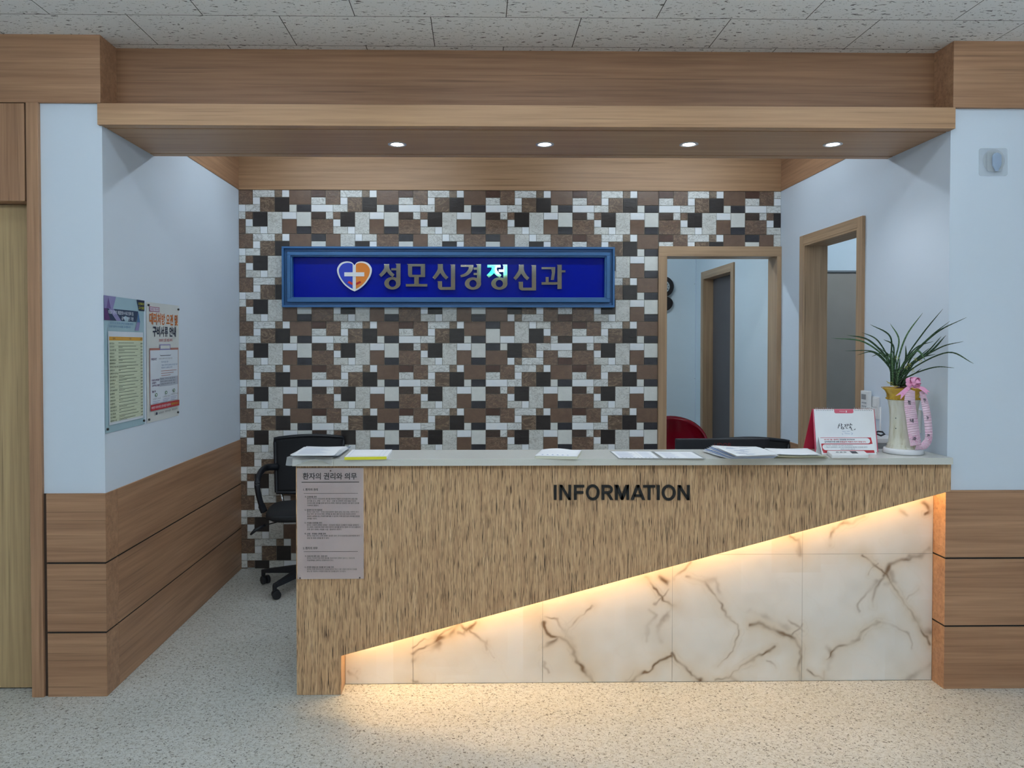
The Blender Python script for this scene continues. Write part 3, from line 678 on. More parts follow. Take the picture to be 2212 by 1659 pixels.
jeong = [rectp(685, 235, 893, 277)]+siot(762, 828, 262, 790, 668, 915, 437)[:-1]+[[(925, 232), (1003, 232), (1003, 535), (945, 480), (939, 440), (939, 252)], rectp(865, 312, 940, 347)]+ringp(875, 535, 130, 99, 57, 58)
gwa = [rectp(1547, 272, 1765, 307), [(1700, 300), (1765, 300), (1762, 360), (1744, 475), (1695, 475), (1712, 360)], rectp(1613, 430, 1660, 516), [(1547, 512), (1800, 512), (1800, 548), (1760, 553), (1547, 553)], [(1790, 235), (1868, 235), (1868, 622), (1800, 622), (1800, 250)], rectp(1868, 322, 1928, 357)]
for polys, ox in ((seong, 700), (mo, 700), (shin, 700), (gyeong, 960), (jeong, 960), (dx(shin, -628, 10), 960), (gwa, 960)): sgl(polys, ox)
# heart emblem
def heart(k):
    R_ = bez([(483, 245), (530, 195), (615, 182), (700, 210), (752, 280), (757, 350), (725, 440), (650, 545), (560, 620), (483, 658)], 6)
    pts = [(483+(p.x-483)*k, 400+(p.y-400)*k) for p in R_]; pts[0] = (483, pts[0][1]); return pts
Rr = heart(1); Ri = [(max(483, x), y) for x, y in heart(.895)]
full = Rr+[(966-x, y) for x, y in reversed(Rr[1:-1])]
E_ = MB(); f = [lp(a, c, (700, 540), 7.373, YLT-.002) for a, c in full]
bm_parts = [f]
E_.hexa(f, [(p[0], p[1]+.014, p[2]) for p in f]); em = E_.build('heart_emblem', plain('white_emblem_acrylic', (.80, .81, .83), .35), S)
def flat(pts, name, mat, y, d=.0015): 
    b = MB(); f = [lp(a, c, (700, 540), 7.373, y) for a, c in pts]; b.hexa(f, [(p[0], p[1]+d, p[2]) for p in f]); return b.build(name, mat, em)
em['worldparts'] = True
flat([(max(x, 507), y) for x, y in Ri if True], 'orange_half', plain('orange_emblem', srgb(226, 130, 30), .4), YLT-.0032)
flat([(966-max(x, 511), y) for x, y in Ri], 'blue_half', plain('blue_emblem', srgb(14, 54, 190), .4), YLT-.0032)
flat([(322, 355), (640, 355), (640, 420), (322, 420)], 'cross_bar', em.data.materials[0], YLT-.0046)
RE = plain('red_smile', srgb(190, 22, 22), .4)
flat([(398, 492), (455, 522), (455, 562), (372, 522)], 'smile_mark', RE, YLT-.0046)
flat([(510, 525), (575, 493), (592, 522), (510, 562)], 'smile_mark', RE, YLT-.0046)
# exit sign that hangs over the waiting area; it shows in the polished letters
X = thing('exit_sign', 'small green lit exit sign hanging over the waiting area', 'exit sign', (.27, -1.5, 2.66))
b = MB(); b.box(.08, .46, -1.53, -1.50, 2.56, 2.72); b.box(.26, .28, -1.53, -1.50, 2.72, ZC); b.build('sign_case', HOUS, X, .003)
b = MB(); b.box(.09, .45, -1.4995, -1.498, 2.57, 2.71); b.build('lit_face', emit('exit_green_glow', (.0, .75, .42), 5), X)
b = MB(); q = .01
b.poly([(.30, -1.4975, 2.60), (.40, -1.4975, 2.60), (.40, -1.4975, 2.69), (.30, -1.4975, 2.69)])
b.build('lit_mark', emit('exit_white_glow', (.8, 1, .9), 8), X)
# ------------------------------------------------------------------ posters on the left alcove wall
XPO = XL+.0025
def onw(u, v): q = at(u, v, x=XPO); return q
def quadm(TL, TR, BR, BL):
    TL, TR, BR, BL = map(Vector, (TL, TR, BR, BL))
    return lambda s, t: (BL*(1-s)+BR*s)*(1-t)+(TL*(1-s)+TR*s)*t
def wf(a, c, o, sc): return (o[0]+a/sc, o[1]+c/sc)
BUCK = plain('black_tack', (.02, .02, .02), .4)
class Flat:
    """printed matter: coloured shapes and lettering laid in thin layers on a sheet"""
    def __init__(s, fn, nrm): s.fn = fn; s.n = Vector(nrm); s.b = {}; s.k = 0
    def lay(s): s.k += 1; return s.n*(.00012*s.k)
    def mb(s, mat): return s.b.setdefault(mat.name, (mat, MB()))[1]
    def rect(s, mat, s0, t0, s1, t1): s.pol(mat, [(s0, t0), (s1, t0), (s1, t1), (s0, t1)])
    def pol(s, mat, pts, lay=None):
        l = s.lay() if lay is None else lay
        s.mb(mat).poly([tuple(s.fn(a, c)+l) for a, c in pts])
    def text(s, mat, body, s0, t0, s1, t1, bold=0, lay=None):
        l = s.lay() if lay is None else lay
        s.mb(mat).text(body, [s.fn(s0, t1)+l, s.fn(s1, t1)+l, s.fn(s1, t0)+l, s.fn(s0, t0)+l], 0, bold)
    def done(s, name, parent):
        mats = [m for m, _ in s.b.values()]; B = MB()
        for i, (m_, q) in enumerate(s.b.values()):
            n = len(B.v); B.v += q.v; B.f += [tuple(n+k for k in f) for f in q.f]; B.m += [i]*len(q.f); B.sm += q.sm
        return B.build(name, mats, parent, fix=False)
def wavy(fn, amp, n=(14, 20), nrm=(1, 0, 0)):
    b = MB(); nrm = Vector(nrm)
    b.grid(lambda s, t: fn(s, t)+nrm*(amp*(math.sin(s*7+t*5)+math.sin(t*11-s*3)*.6)*min(1, 6*min(s, 1-s, t, 1-t)+.15)), *n); return b
PB = plain('poster_pale_blue', srgb(158, 188, 200), .35); PV = plain('poster_violet', srgb(112, 92, 150), .35); PVL = plain('poster_lilac', srgb(140, 136, 182), .35)
PN = plain('poster_navy', srgb(40, 62, 92), .35); PBL = plain('poster_blue', srgb(74, 118, 168), .35); PW = plain('poster_white', srgb(214, 222, 232), .35)
PG = plain('poster_cream_green', srgb(206, 214, 188), .35); PY_ = plain('poster_amber', srgb(214, 160, 62), .35); PP = plain('poster_plum', srgb(88, 52, 104), .35)
PC = plain('poster_offwhite', srgb(212, 216, 214), .35); PO = plain('poster_orange', srgb(206, 112, 40), .4); PNB = plain('poster_dark_navy', srgb(24, 36, 66), .4)
PR = plain('poster_red', srgb(184, 30, 48), .4); PM = plain('poster_magenta', srgb(160, 30, 90), .4); PBR = plain('poster_red_brown', srgb(170, 110, 100), .4)
TINK = plain('poster_green_ink', srgb(78, 92, 76), .5); PYT = plain('poster_yellow_ink', srgb(190, 190, 50), .5)
fnA = quadm(onw(223.5, 637.5), onw(311, 649.5), onw(312.5, 916), onw(227.5, 937))
P1 = thing('poster', 'pale blue fee-table poster with cream list, left of two on the white alcove wall', 'poster', (XL, 3.42, 1.41), group='posters on the left alcove wall')
b = wavy(fnA, .0012); b.build('sheet', PB, P1, fix=False)
F = Flat(lambda s, t: fnA(s, t)+Vector((.0014, 0, 0)), (1, 0, 0))
F.pol(PVL, [(0, 1), (.28, 1), (.20, .905), (0, .905)]); F.pol(PV, [(.10, .99), (.16, .905), (.05, .905)])
F.pol(PN, [(.20, .908), (.83, .908), (.78, .822), (0, .822), (0, .908)]); F.pol(PP, [(0, .908), (.06, .908), (.14, .822), (0, .822)]); F.pol(PVL, [(.22, .908), (.40, .822), (.28, .822), (.1, .908)])
F.pol(PBL, [(.83, .908), (.88, .822), (.80, .822)]); F.pol(PVL, [(.80, .822), (.88, .822), (.84, .755), (.73, .755)])
F.pol(PNB, [(.79, 1), (1, 1), (1, .915), (.85, .915)]); 
F.text(PW, '의료기관의 제증명수수료 항목 및', .09, .868, .70, .898, .012); F.text(PW, '금액에 관한 기준', .40, .830, .70, .858, .012)
F.text(PYT, '보건복지부', .83, .958, .985, .982, .02); F.text(PYT, '고시 안내문', .84, .925, .985, .95, .02)
F.text(PBL, '국민의 알 권리와 선택권 보장을 위하여', .12, .795, .69, .812); F.text(PBL, '의료기관의 수수료를 고시합니다', .10, .77, .62, .787)
F.rect(PW, .075, .055, .95, .742); F.rect(PG, .095, .075, .935, .695); F.rect(PY_, .095, .675, .935, .703); F.text(INK, '항목', .18, .681, .24, .697); F.text(INK, '기준', .58, .681, .63, .697); F.text(INK, '금액', .87, .681, .925, .697)
rows = ['일반진단서', '건강진단서', '근로능력평가용', '사망진단서', '장애진단서', '후유장애진단서', '병무용진단서', '국민연금 장애심사용', '상해진단서', '상해진단서 3주이상', '영문 일반진단서', '입퇴원확인서', '통원확인서', '진료확인서', '향후진료비추정서', '출생증명서', '시체검안서', '장애인증명서', '사산증명서', '입원사실증명서', '채용신체검사서', '진료기록사본', '진료기록영상', '제증명서 사본']
y_ = .668; LM = F.lay(); LN = plain('poster_rule_line', srgb(168, 178, 152), .5)
for i, r_ in enumerate(rows):
    h = .0248; y_ -= h
    F.pol(LN, [(.095, y_-.003), (.935, y_-.003), (.935, y_-.0018), (.095, y_-.0018)], LM)
    F.text(TINK, r_, .10, y_+.003, .10+min(.2, .022*len(r_)), y_+.0165, .015, LM)
    F.pol(TINK, [(.31, y_+.012), (.70+.14*((i*7) % 5)/5, y_+.012), (.70+.14*((i*7) % 5)/5, y_+.0155), (.31, y_+.0155)], LM)
    if i % 3: F.pol(TINK, [(.31, y_+.0035), (.36+.2*((i*5) % 4)/4, y_+.0035), (.36+.2*((i*5) % 4)/4, y_+.0065), (.31, y_+.0065)], LM)
    F.text(TINK, ['20,000', '10,000', '1,000', '3,000'][i % 4], .87, y_+.003, .93, y_+.0145, .015, LM)
F.done('printed_face', P1)
def tacks(P_, pts, fn):
    for s, t in pts:
        q = fn(s, t); b = MB(); b.tube([(XL+.001, q.y, q.z), (XL+.009, q.y, q.z)], .0055, 10); b.build('thumb_tack', BUCK, P_)
tacks(P1, [(.04, .03), (.965, .03)], fnA)
fnB = quadm(onw(316, 652), onw(386.5, 660.5), onw(386, 897.5), onw(317.5, 914.5))
P2 = thing('poster', 'white proxy-prescription poster with orange heading and red bottom band', 'poster', (XL, 3.83, 1.41), group='posters on the left alcove wall')
wavy(fnB, .0012).build('sheet', PC, P2, fix=False)
F = Flat(lambda s, t: fnB(s, t)+Vector((.0014, 0, 0)), (1, 0, 0))
F.rect(PM, .08, .925, .37, .965); F.rect(PW, .095, .93, .355, .96); F.text(PM, '의료법 개정사항', .105, .934, .345, .956, .02)
F.text(PO, '대리처방 요건 및', .08, .815, .95, .915, .03); F.text(PNB, '구비서류 안내', .17, .715, .89, .805, .03); F.text(PR, '2020년 2월 28일 부터', .35, .672, .77, .70, .0)
F.rect(PBR, .07, .60, .97, .618); F.rect(PBR, .07, .145, .085, .60); F.rect(PBR, .955, .145, .97, .60); F.rect(PW, .085, .15, .955, .60)
F.rect(PVL, .37, .60, .70, .65); F.rect(PC, .39, .612, .68, .64); F.pol(PNB, [(.36, .565), (.39, .555), (.70, .555), (.73, .565), (.70, .55), (.39, .55)])
F.text(PP, '처방요건', .11, .515, .27, .535, .02); F.text(GREYINK, '동일한 상병에 장기간 동일 처방', .34, .52, .76, .533)
F.text(PBL, '의식이 없는 경우', .41, .49, .63, .505); F.text(PBL, '거동이 현저히 곤란하고 동일한 처방', .41, .462, .93, .477); F.text(PBL, '의료인이 인정하는 경우', .41, .44, .76, .455)
for k_ in range(3): F.rect(PBR, .40, .418-.02*k_, .90-.1*k_, .422-.02*k_)
F.rect(plain('poster_grey_panel', srgb(176, 184, 198), .4), .36, .29, .945, .365)
for k_, s_ in enumerate(('환자의 가족 및 시설 종사자', '대리수령자 신분증 제시', '가족관계 증명서 등 서류')): F.text(PNB, s_, .38, .345-.022*k_, .85, .358-.022*k_)
F.text(PP, '대리처방', .12, .34, .34, .357, .02); F.text(PP, '수령자', .12, .318, .25, .334, .02); F.text(PP, '교부대상 범위', .12, .294, .35, .312, .02); F.text(PP, '절차', .12, .245, .24, .262, .02)
GRN = plain('poster_green', srgb(70, 120, 70), .5)
for k_, (s_, t_) in enumerate(((.25, .223), (.55, .23), (.80, .24))):
    F.pol(GRN, [(s_+.035*math.cos(a), t_+.014*math.sin(a)) for a in [i*math.pi/8 for i in range(16)]]); F.pol(PW, [(s_+.02*math.cos(a), t_+.0085*math.sin(a)) for a in [i*math.pi/8 for i in range(16)]])
    F.text(GREYINK, ['신청서 작성', '신분증 확인', '처방전 수령'][k_], s_-.11, t_-.04, s_+.12, t_-.026)
    for j in range(3): F.rect(PVL, s_-.11, t_-.055-.013*j, s_+.10-.04*j, t_-.052-.013*j)
F.rect(PR, .07, .095, .975, .145); F.text(PW, '처방전 대리수령 신청서를 작성하여', .09, .108, .68, .132, .01); F.text(PYT, '제출하여야 합니다', .70, .108, .95, .132, .01)
F.text(PNB, '보건복지부', .30, .058, .46, .075); F.text(PNB, '대한의사협회', .50, .06, .68, .077); F.text(PNB, '병원협회', .72, .062, .9, .08)
F.pol(PNB, [(.24+.028*math.cos(a), .066+.012*math.sin(a)) for a in [i*math.pi/8 for i in range(16)]])
F.done('printed_face', P2)
tacks(P2, [(.045, .975), (.965, .965), (.045, .028), (.96, .032)], fnB)

# ------------------------------------------------------------------ things on the worktop
ZT = CT+.0006
def wt(u, v, h=0): return at(u, v, z=ZT+h)
def sheet(fn, amp=.0, n=12, th=.0, seed=0, nrm=(0, 0, 1)):
    rnd = random.Random(seed); a, c, d = rnd.random()*6, rnd.random()*6, rnd.random()*3
    b = MB(); b.grid(lambda s, t: fn(s, t)+Vector((0, 0, amp*(1+math.sin(s*5+a)*math.cos(t*4+c)))), n, n); return b
# left: plastic sleeve with printed sheets
m = NT('clear_plastic_film', .12, .6, col=(.85, .87, .9)); tr = m.n('BsdfTransparent'); mxs = m.n('MixShader'); mxs.inputs[0].default_value = .38
m.bump(m.noise(m.mapping((40, 40, 40)), 1, 3), .8, .006); m.l(m.b.outputs[0], mxs.inputs[2]); m.l(tr.outputs[0], mxs.inputs[1]); m.l(mxs.outputs[0], m.t.nodes['Material Output'].inputs[0]); FILM = m.mat
T = thing('plastic_sleeve', 'crumpled clear plastic sleeve hanging over the left end of the worktop', 'sleeve', (wt(690, 985).x, 3.28, ZT))
f = quadm(wt(660, 968, .004), wt(757, 969, .004), wt(720, 990, .004), wt(622, 989, .004))
yl0 = f(0, 0)
b = MB()
def drape(s, t):
    if t < .75:
        p = f(s, 1-t/.75); return p+Vector((0, 0, .004+.003*math.sin(s*9)*math.sin(t*8)))
    k = (t-.75)/.25; p = f(s, 0); edge = .5+.5*math.sin(s*6.0+1.0)
    return Vector((p.x-.004*k, 3.196-.006*k-.003*math.sin(s*14), p.z+.006-(.012+.024*edge)*k))
b.grid(drape, 24, 24); b.build('film', FILM, T, fix=False)
f2 = quadm(wt(664, 968, .012), wt(752, 968.5, .012), wt(728, 985, .012), wt(628, 986, .012))
for k_ in range(3):
    o = sheet(lambda s, t: f2(s, t)+Vector((-.004*k_+.003, .004*k_, .0028*k_)), .0012, 10, seed=k_).build('paper_sheet', PAPER, solid=.0006, fix=False)
    tag(o, ['white sheet at the bottom of the bundle on the left end of the worktop', 'white sheet in the middle of the bundle on the left end of the worktop', 'wide white sheet under the curled top sheet of the left bundle'][k_], 'paper', 'sheets of the left bundle')
def ztop(u, v, h): return at(u, v, z=ZT+h)
f3 = quadm(ztop(657, 965.5, .034), ztop(742, 964.5, .034), ztop(721.5, 984, .027), ztop(627, 983.7, .027))
b = MB(); b.grid(lambda s, t: f3(s, t)+Vector((0, 0, -.004*math.sin(s*math.pi)*t*t)), 16, 12); 
o = b.build('paper_sheet', PAPER, solid=.0012, fix=False); tag(o, 'curled white printed sheet topmost on the bundle at the left end', 'paper', 'sheets of the left bundle')
Fp = Flat(lambda s, t: f3(s, t)+Vector((0, 0, .0012-.004*math.sin(s*math.pi)*t*t)), (0, 0, 1)); ly = Fp.lay()
for k_ in range(9): Fp.pol(PALEINK, [(.10, .15+.08*k_), (.55+.3*((k_*3) % 4)/4, .15+.08*k_), (.55+.3*((k_*3) % 4)/4, .162+.08*k_), (.10, .162+.08*k_)], ly)
q_ = Fp.done('printed_lines', o); q_.matrix_parent_inverse = Matrix()
b = MB(); f4 = quadm(wt(745, 967.5, 0), wt(758, 968, 0), wt(733, 988, 0), wt(716, 989, 0))
b.grid(lambda s, t: f4(s, t)+Vector((0, 0, .004+.004*s)), 4, 8); o = b.build('paper_sheet', plain('grey_folder_card', srgb(140, 152, 172), .5), solid=.003, fix=False)
tag(o, 'grey blue card edge sticking out right of the left paper bundle', 'card')

def block(name, TL, TR, BR, BL, h, mat, label, cat, parent=None, group=None, bevel=0):
    """flat stack: four worktop points and a height"""
    b = MB(); a = [BL, BR, TR, TL]; b.hexa([(p.x, p.y, p.z) for p in a], [(p.x, p.y, p.z+h) for p in a])
    o = b.build(name, mat, parent, bevel=bevel)
    if label: tag(o, label, cat, group)
    return o
# yellow-edged pad
hy = .012
T = thing('note_pad', 'thick white form pad with bright yellow glued front edge', 'note pad', (wt(795, 985).x, 3.3, ZT))
tq = [at(761, 971, z=ZT+hy), at(847, 970.7, z=ZT+hy), at(835, 986, z=ZT+hy), at(744, 987.3, z=ZT+hy)]
dn = lambda p, h: Vector((p.x, p.y, h))
block('page_block', *[dn(p, ZT) for p in tq], hy-.0006, PAPER, None, None, T)
b = MB(); p, q = tq[3], tq[2]; d_ = (q-p).normalized(); nn_ = Vector((d_.y, -d_.x, 0))
b.prism([dn(p, ZT), dn(q, ZT), dn(q, ZT+hy), dn(p, ZT+hy)], nn_*.0025); b.build('yellow_binding', YELL, T)
fy = quadm(*tq); F = Flat(lambda s, t: fy(s, t), (0, 0, 1)); ly = F.lay()
for (a0, c0, a1, c1) in ((.08, .06, .084, .94), (.80, .06, .803, .94), (.90, .06, .903, .94), (.08, .93, .94, .94), (.08, .07, .94, .08)): F.pol(PALEINK, [(a0, c0), (a1, c0), (a1, c1), (a0, c1)], ly)
F.done('printed_lines', T)
# centre pad, slightly curled
T = thing('booklet', 'small white booklet with curled cover lying alone at mid worktop', 'booklet', (wt(1203, 985).x, 3.3, ZT))
fb = quadm(at(1171, 971, z=ZT+.014), at(1256, 972.5, z=ZT+.012), at(1247, 986, z=ZT+.012), at(1155.5, 984.5, z=ZT+.012))
b = MB(); b.grid(lambda s, t: fb(s, t)+Vector((0, 0, .006*math.sin(math.pi*min(1, s*1.3))*t)), 14, 10); b.build('cover', PAPER, T, solid=.0012, fix=False)
b = MB(); pts = [fb(0, 1), fb(1, 1), fb(1, 0), fb(0, 0)]; b.hexa([(p.x, p.y, ZT) for p in reversed(pts)], [(p.x, p.y, p.z-.0012) for p in reversed(pts)]); b.build('page_block', CREAM, T)
F = Flat(lambda s, t: fb(s, t)+Vector((0, 0, .0012+.006*math.sin(math.pi*min(1, s*1.3))*t)), (0, 0, 1)); ly = F.lay()
for k_ in range(6): F.pol(PALEINK, [(.14+.12*k_, .10), (.18+.12*k_, .10), (.18+.12*k_, .16), (.14+.12*k_, .16)], ly)
F.done('printed_marks', T)
# two laminated sheets
GEDGE = plain('laminate_edge', srgb(150, 156, 160), .3)
for k_, (px, lab) in enumerate(((((1317, 975), (1407.5, 975.3), (1428.5, 991), (1335.5, 990.8)), 'laminated form sheet with dense blue lines, left of the two on the worktop'), (((1409, 975.6), (1495.7, 976), (1524, 991.2), (1432.5, 991)), 'laminated form sheet with sparse lines, just left of the fanned paper pile'))):
    T = thing('laminated_sheet', lab, 'sheet', (wt(*px[3]).x, wt(*px[3]).y, ZT), group='laminated sheets on the worktop')
    c_ = [wt(*p) for p in px]; block('laminate', *c_, .0012, GEDGE, None, None, T)
    fl = quadm(*[p+Vector((0, 0, .0013)) for p in c_]); F = Flat(fl, (0, 0, 1)); F.rect(BLUEP if 0 else PAPER, .03, .04, .96, .96); ly = F.lay()
    rnd = random.Random(k_)
    for j in range(11 if k_ == 0 else 7):
        a0 = .08 if k_ == 0 else .12; t_ = .14+(.075 if k_ == 0 else .11)*j
        F.pol(BLUEINK if j % 2 else PALEINK, [(a0, t_), (a0+.25+.15*rnd.random(), t_), (a0+.25+.15*rnd.random(), t_+.018), (a0, t_+.018)], ly)
        F.pol(PALEINK, [(.62, t_), (.8+.1*rnd.random(), t_), (.8+.1*rnd.random(), t_+.014), (.62, t_+.014)], ly)
    for j in range(9 if k_ == 0 else 3): F.pol(INK, [(.10+.09*j, .06), (.135+.09*j, .06), (.135+.09*j, .085), (.10+.09*j, .085)], ly)
    if k_ == 0: F.pol(GREYINK, [(.56, .1), (.564, .1), (.564, .92), (.56, .92)], ly)
    F.done('printed_form', T)
# fanned paper pile
def fan_sheet(k_, TL, TR, BR, BL, hs, mat, lab, curl=0, lines=False):
    hl, hr = hs
    c_ = [at(*TL, z=ZT+hl), at(*TR, z=ZT+hr), at(*BR, z=ZT+hr), at(*BL, z=ZT+hl)]; ff = quadm(*c_)
    b = MB(); b.grid(lambda s, t: ff(s, t)+Vector((0, 0, -curl*math.sin(math.pi*s)+.0008*math.sin(t*9+k_))), 14, 6)
    o = b.build('paper_sheet', mat, solid=.0016, fix=False); tag(o, lab, 'paper', 'sheets of the fanned pile')
    if lines:
        F = Flat(lambda s, t: ff(s, t)+Vector((0, 0, .0012-curl*math.sin(math.pi*s)+.0008*math.sin(t*9+k_))), (0, 0, 1)); ly = F.lay(); rnd = random.Random(k_)
        for j in range(10): a0 = .12+.5*rnd.random(); F.pol(PALEINK, [(a0, .1+.08*j), (a0+.12+.15*rnd.random(), .1+.08*j), (a0+.12+.15*rnd.random(), .125+.08*j), (a0, .125+.08*j)], ly)
        q = F.done('printed_lines', o); q.matrix_parent_inverse = Matrix()
FANL = ['%s sheet inside the fanned pile, %s from its bottom' % (c, o) for c, o in (('white', 'second'), ('bluish', 'third'), ('white', 'fourth'), ('bluish', 'fifth'), ('white', 'sixth'))]
fan_sheet(0, (1517, 974), (1620, 976), (1668, 991), (1574, 991.5), (.006, .004), PAPER, 'lowest sheet of the fanned pile, its corner reaching furthest left')
for k_ in range(5):
    e = k_/5
    fan_sheet(k_+1, (1517+4.6*k_, 971.5-1.9*k_), (1625+1.5*k_, 973-1.6*k_), (1672+2.4*k_, 990-1.6*k_), (1573+4.0*k_, 990.8-1.3*k_), (.010+.0054*k_, .007+.0046*k_), BLUEP if k_ % 2 else PAPER, FANL[k_], .0015)
fan_sheet(7, (1538.6, 962), (1633, 964.8), (1687, 981), (1591, 985), (.045, .038), PAPER, 'top printed sheet of the fanned pile on the worktop', .002, True)
# folders right of the pile
for k_, (mat, h) in enumerate(((OLIVE, .003), (CREAM, .010), (OLIVE, .0145))):
    c_ = [at(1655+3*k_, 975-2*k_, z=ZT+h), at(1752-2*k_, 974-1.2*k_, z=ZT+h), at(1789-1.5*k_, 989-1.2*k_, z=ZT+h), at(1676-2*k_, 988.6-1.5*k_, z=ZT+h)]; ff = quadm(*c_)
    b = MB(); b.grid(lambda s, t: ff(s, t)+Vector((0, 0, (.004*(1-s)**2*(k_ == 1))-.002*math.sin(math.pi*s)*(k_ == 1))), 12, 6)
    o = b.build('card_folder', mat, solid=.0022, fix=False); tag(o, ['olive card folder lowest under the papers beside the white remote', 'cream card folder in the middle of the folder stack', 'olive card folder under the loose white sheets beside the calendar'][k_], 'folder', 'card folders on the worktop')
for k_ in range(2):
    h = .018+.004*k_
    c_ = [at(1648+4*k_, 969.5-.7*k_, z=ZT+h), at(1744, 970.5-1.2*k_, z=ZT+h), at(1775-3*k_, 983.5-1*k_, z=ZT+h), at(1675, 982-.6*k_, z=ZT+h)]; ff = quadm(*c_)
    b = MB(); b.grid(lambda s, t: ff(s, t)+Vector((0, 0, .0012*math.sin(s*6+k_*2))), 12, 6)
    o = b.build('paper_sheet', PAPER, solid=.002, fix=False); tag(o, ['lower white sheet lying on the olive folders', 'upper white sheet lying on the folders left of the calendar'][k_], 'paper', 'sheets on the card folders')
# white handset lying in front of the tent card
T = thing('remote_control', 'white remote control with dark display lying in front of the red tent card', 'remote control', (wt(1826, 987).x, 3.26, ZT))
c_ = [at(1781, 980.5, z=ZT), at(1862, 981, z=ZT), at(1871, 988.6, z=ZT), at(1791, 988.8, z=ZT)]
c_ = [p-Vector((0, .022, 0)) for p in c_]
block('body', *c_, .018, WHITEP, None, None, T, bevel=.004)
fr = quadm(*[p+Vector((0, 0, .0182)) for p in c_])
b = MB(); b.prism([tuple(fr(s, t)) for s, t in ((.58, .2), (.74, .2), (.74, .8), (.58, .8))], (0, 0, .0008)); b.build('display', INK, T)
for k_ in range(3):
    b = MB(); q = fr(.22+.1*k_, .5); b.lathe([(.006, 0), (.006, .002), (.004, .0028)], q, 14); b.build('button', GREYINK, T)

# desk calendar
CR = plain('calendar_red_card', srgb(196, 40, 72), .45); CP = plain('calendar_pink_card', srgb(206, 88, 112), .45)
T = thing('desk_calendar', 'white flip desk calendar on a red stand with brush lettering', 'calendar', (at(1822, 975, z=ZT).x, 3.42, ZT))
yfb, yft = 3.365, 3.415
cq = lambda u, v: at(u, v, y=yft+(yfb-yft)*(v-884)/(981-884))
cTL, cTR, cBR, cBL = cq(1758.6, 884), cq(1887.3, 884), cq(1895, 980.5), cq(1765, 980)
for p in (cBR, cBL): p.z = max(p.z, ZT+.001)
b = MB(); b.prism([cTL, cTR, cBR, cBL], (0, .004, 0)); b.build('page_block', PAPER, T)
rl = lambda p, dx_, dy_, z=None: Vector((p.x+dx_, p.y+dy_, p.z if z is None else z))
b = MB(); b.prism([rl(cTL, -.004, .0055), rl(cTR, .006, .0055), rl(cBR, .008, .0055, ZT), rl(cBL, -.006, .0055, ZT)], (0, .003, 0)); b.build('front_board', CP, T)
b = MB(); b.prism([rl(cTL, -.004, .010), rl(cTR, .006, .010), rl(cBR, .010, .115, ZT), rl(cBL, -.012, .115, ZT)], (0, .003, 0)); b.build('rear_board', CR, T)
fc = quadm(cTL, cTR, cBR, cBL); F = Flat(lambda s, t: fc(s, t)+Vector((0, -.0002, 0)), (0, -1, 0))
F.pol(CP, [(.335, 1.0), (.655, 1.0), (.655, .925), (.635, .905), (.355, .905), (.335, .925)])
F.text(PAPER, '약제진삼', .42, .94, .51, .962); F.pol(PAPER, [(.52, .965), (.55, .965), (.538, .945), (.55, .925), (.52, .925), (.532, .945)])
ly = F.lay()
for j in range(10):
    for a0 in (.03, .68): F.pol(GREYINK, [(a0+.03*j, .965), (a0+.03*j+.014, .965), (a0+.03*j+.014, .98), (a0+.03*j, .98)], ly)
def stroke(F, mat, pts, w_, ly):
    c = bez([(a, 1-c) for a, c in pts], 5)
    for i in range(len(c)-1):
        t = (c[i+1]-c[i]); t = t.normalized() if t.length > 1e-6 else Vector((1, 0, 0)); n_ = Vector((-t.y, t.x, 0))*w_
        F.pol(mat, [(c[i]+n_)[:2], (c[i+1]+n_)[:2], (c[i+1]-n_)[:2], (c[i]-n_)[:2]], ly)
ly = F.lay(); K = lambda a, c: ((a-250)/1690, (c-180)/1215)
for pts in [[(938, 590), (905, 660), (885, 725)], [(915, 640), (940, 650), (950, 665)], [(985, 585), (990, 670)], [(990, 625), (1025, 615)], [(985, 685), (978, 735), (1050, 740), (1030, 690), (985, 690)], [(1065, 625), (1110, 620), (1075, 685)], [(1095, 650), (1120, 668)],
            [(1150, 600), (1152, 672)], [(1120, 690), (1115, 720), (1170, 718)], [(1180, 600), (1185, 640), (1235, 625)], [(1245, 580), (1250, 640)], [(1250, 608), (1298, 632)], [(1200, 690), (1255, 675), (1215, 715), (1265, 710), (1255, 770), (1310, 772)], [(1340, 750), (1350, 768), (1372, 735)]]:
    stroke(F, INK, [K(a, c) for a, c in pts], .0055, ly)
for pts in [[(1000, 800), (1050, 815), (1100, 830)], [(1125, 812), (1210, 808)], [(990, 870), (1010, 905)], [(1060, 870), (1210, 880)], [(1240, 850), (1285, 870), (1250, 905)]]: stroke(F, PALEINK, [K(a, c) for a, c in pts], .003, ly)
F.done('printed_page', T)
for k_, (s0, s1) in enumerate(((.03, .33), (.68, .98))):
    b = MB(); n = 10
    for j in range(n):
        p = fc(s0+(s1-s0)*j/(n-1), 1.0); b.tube([Vector((p.x+.0012*i/8, p.y+.006+.0075*math.cos(a), p.z-.001+.0075*math.sin(a))) for i, a in enumerate([2*math.pi*i/8 for i in range(9)])], .0008, 5)
    b.build('wire_binding', CHROME, T)
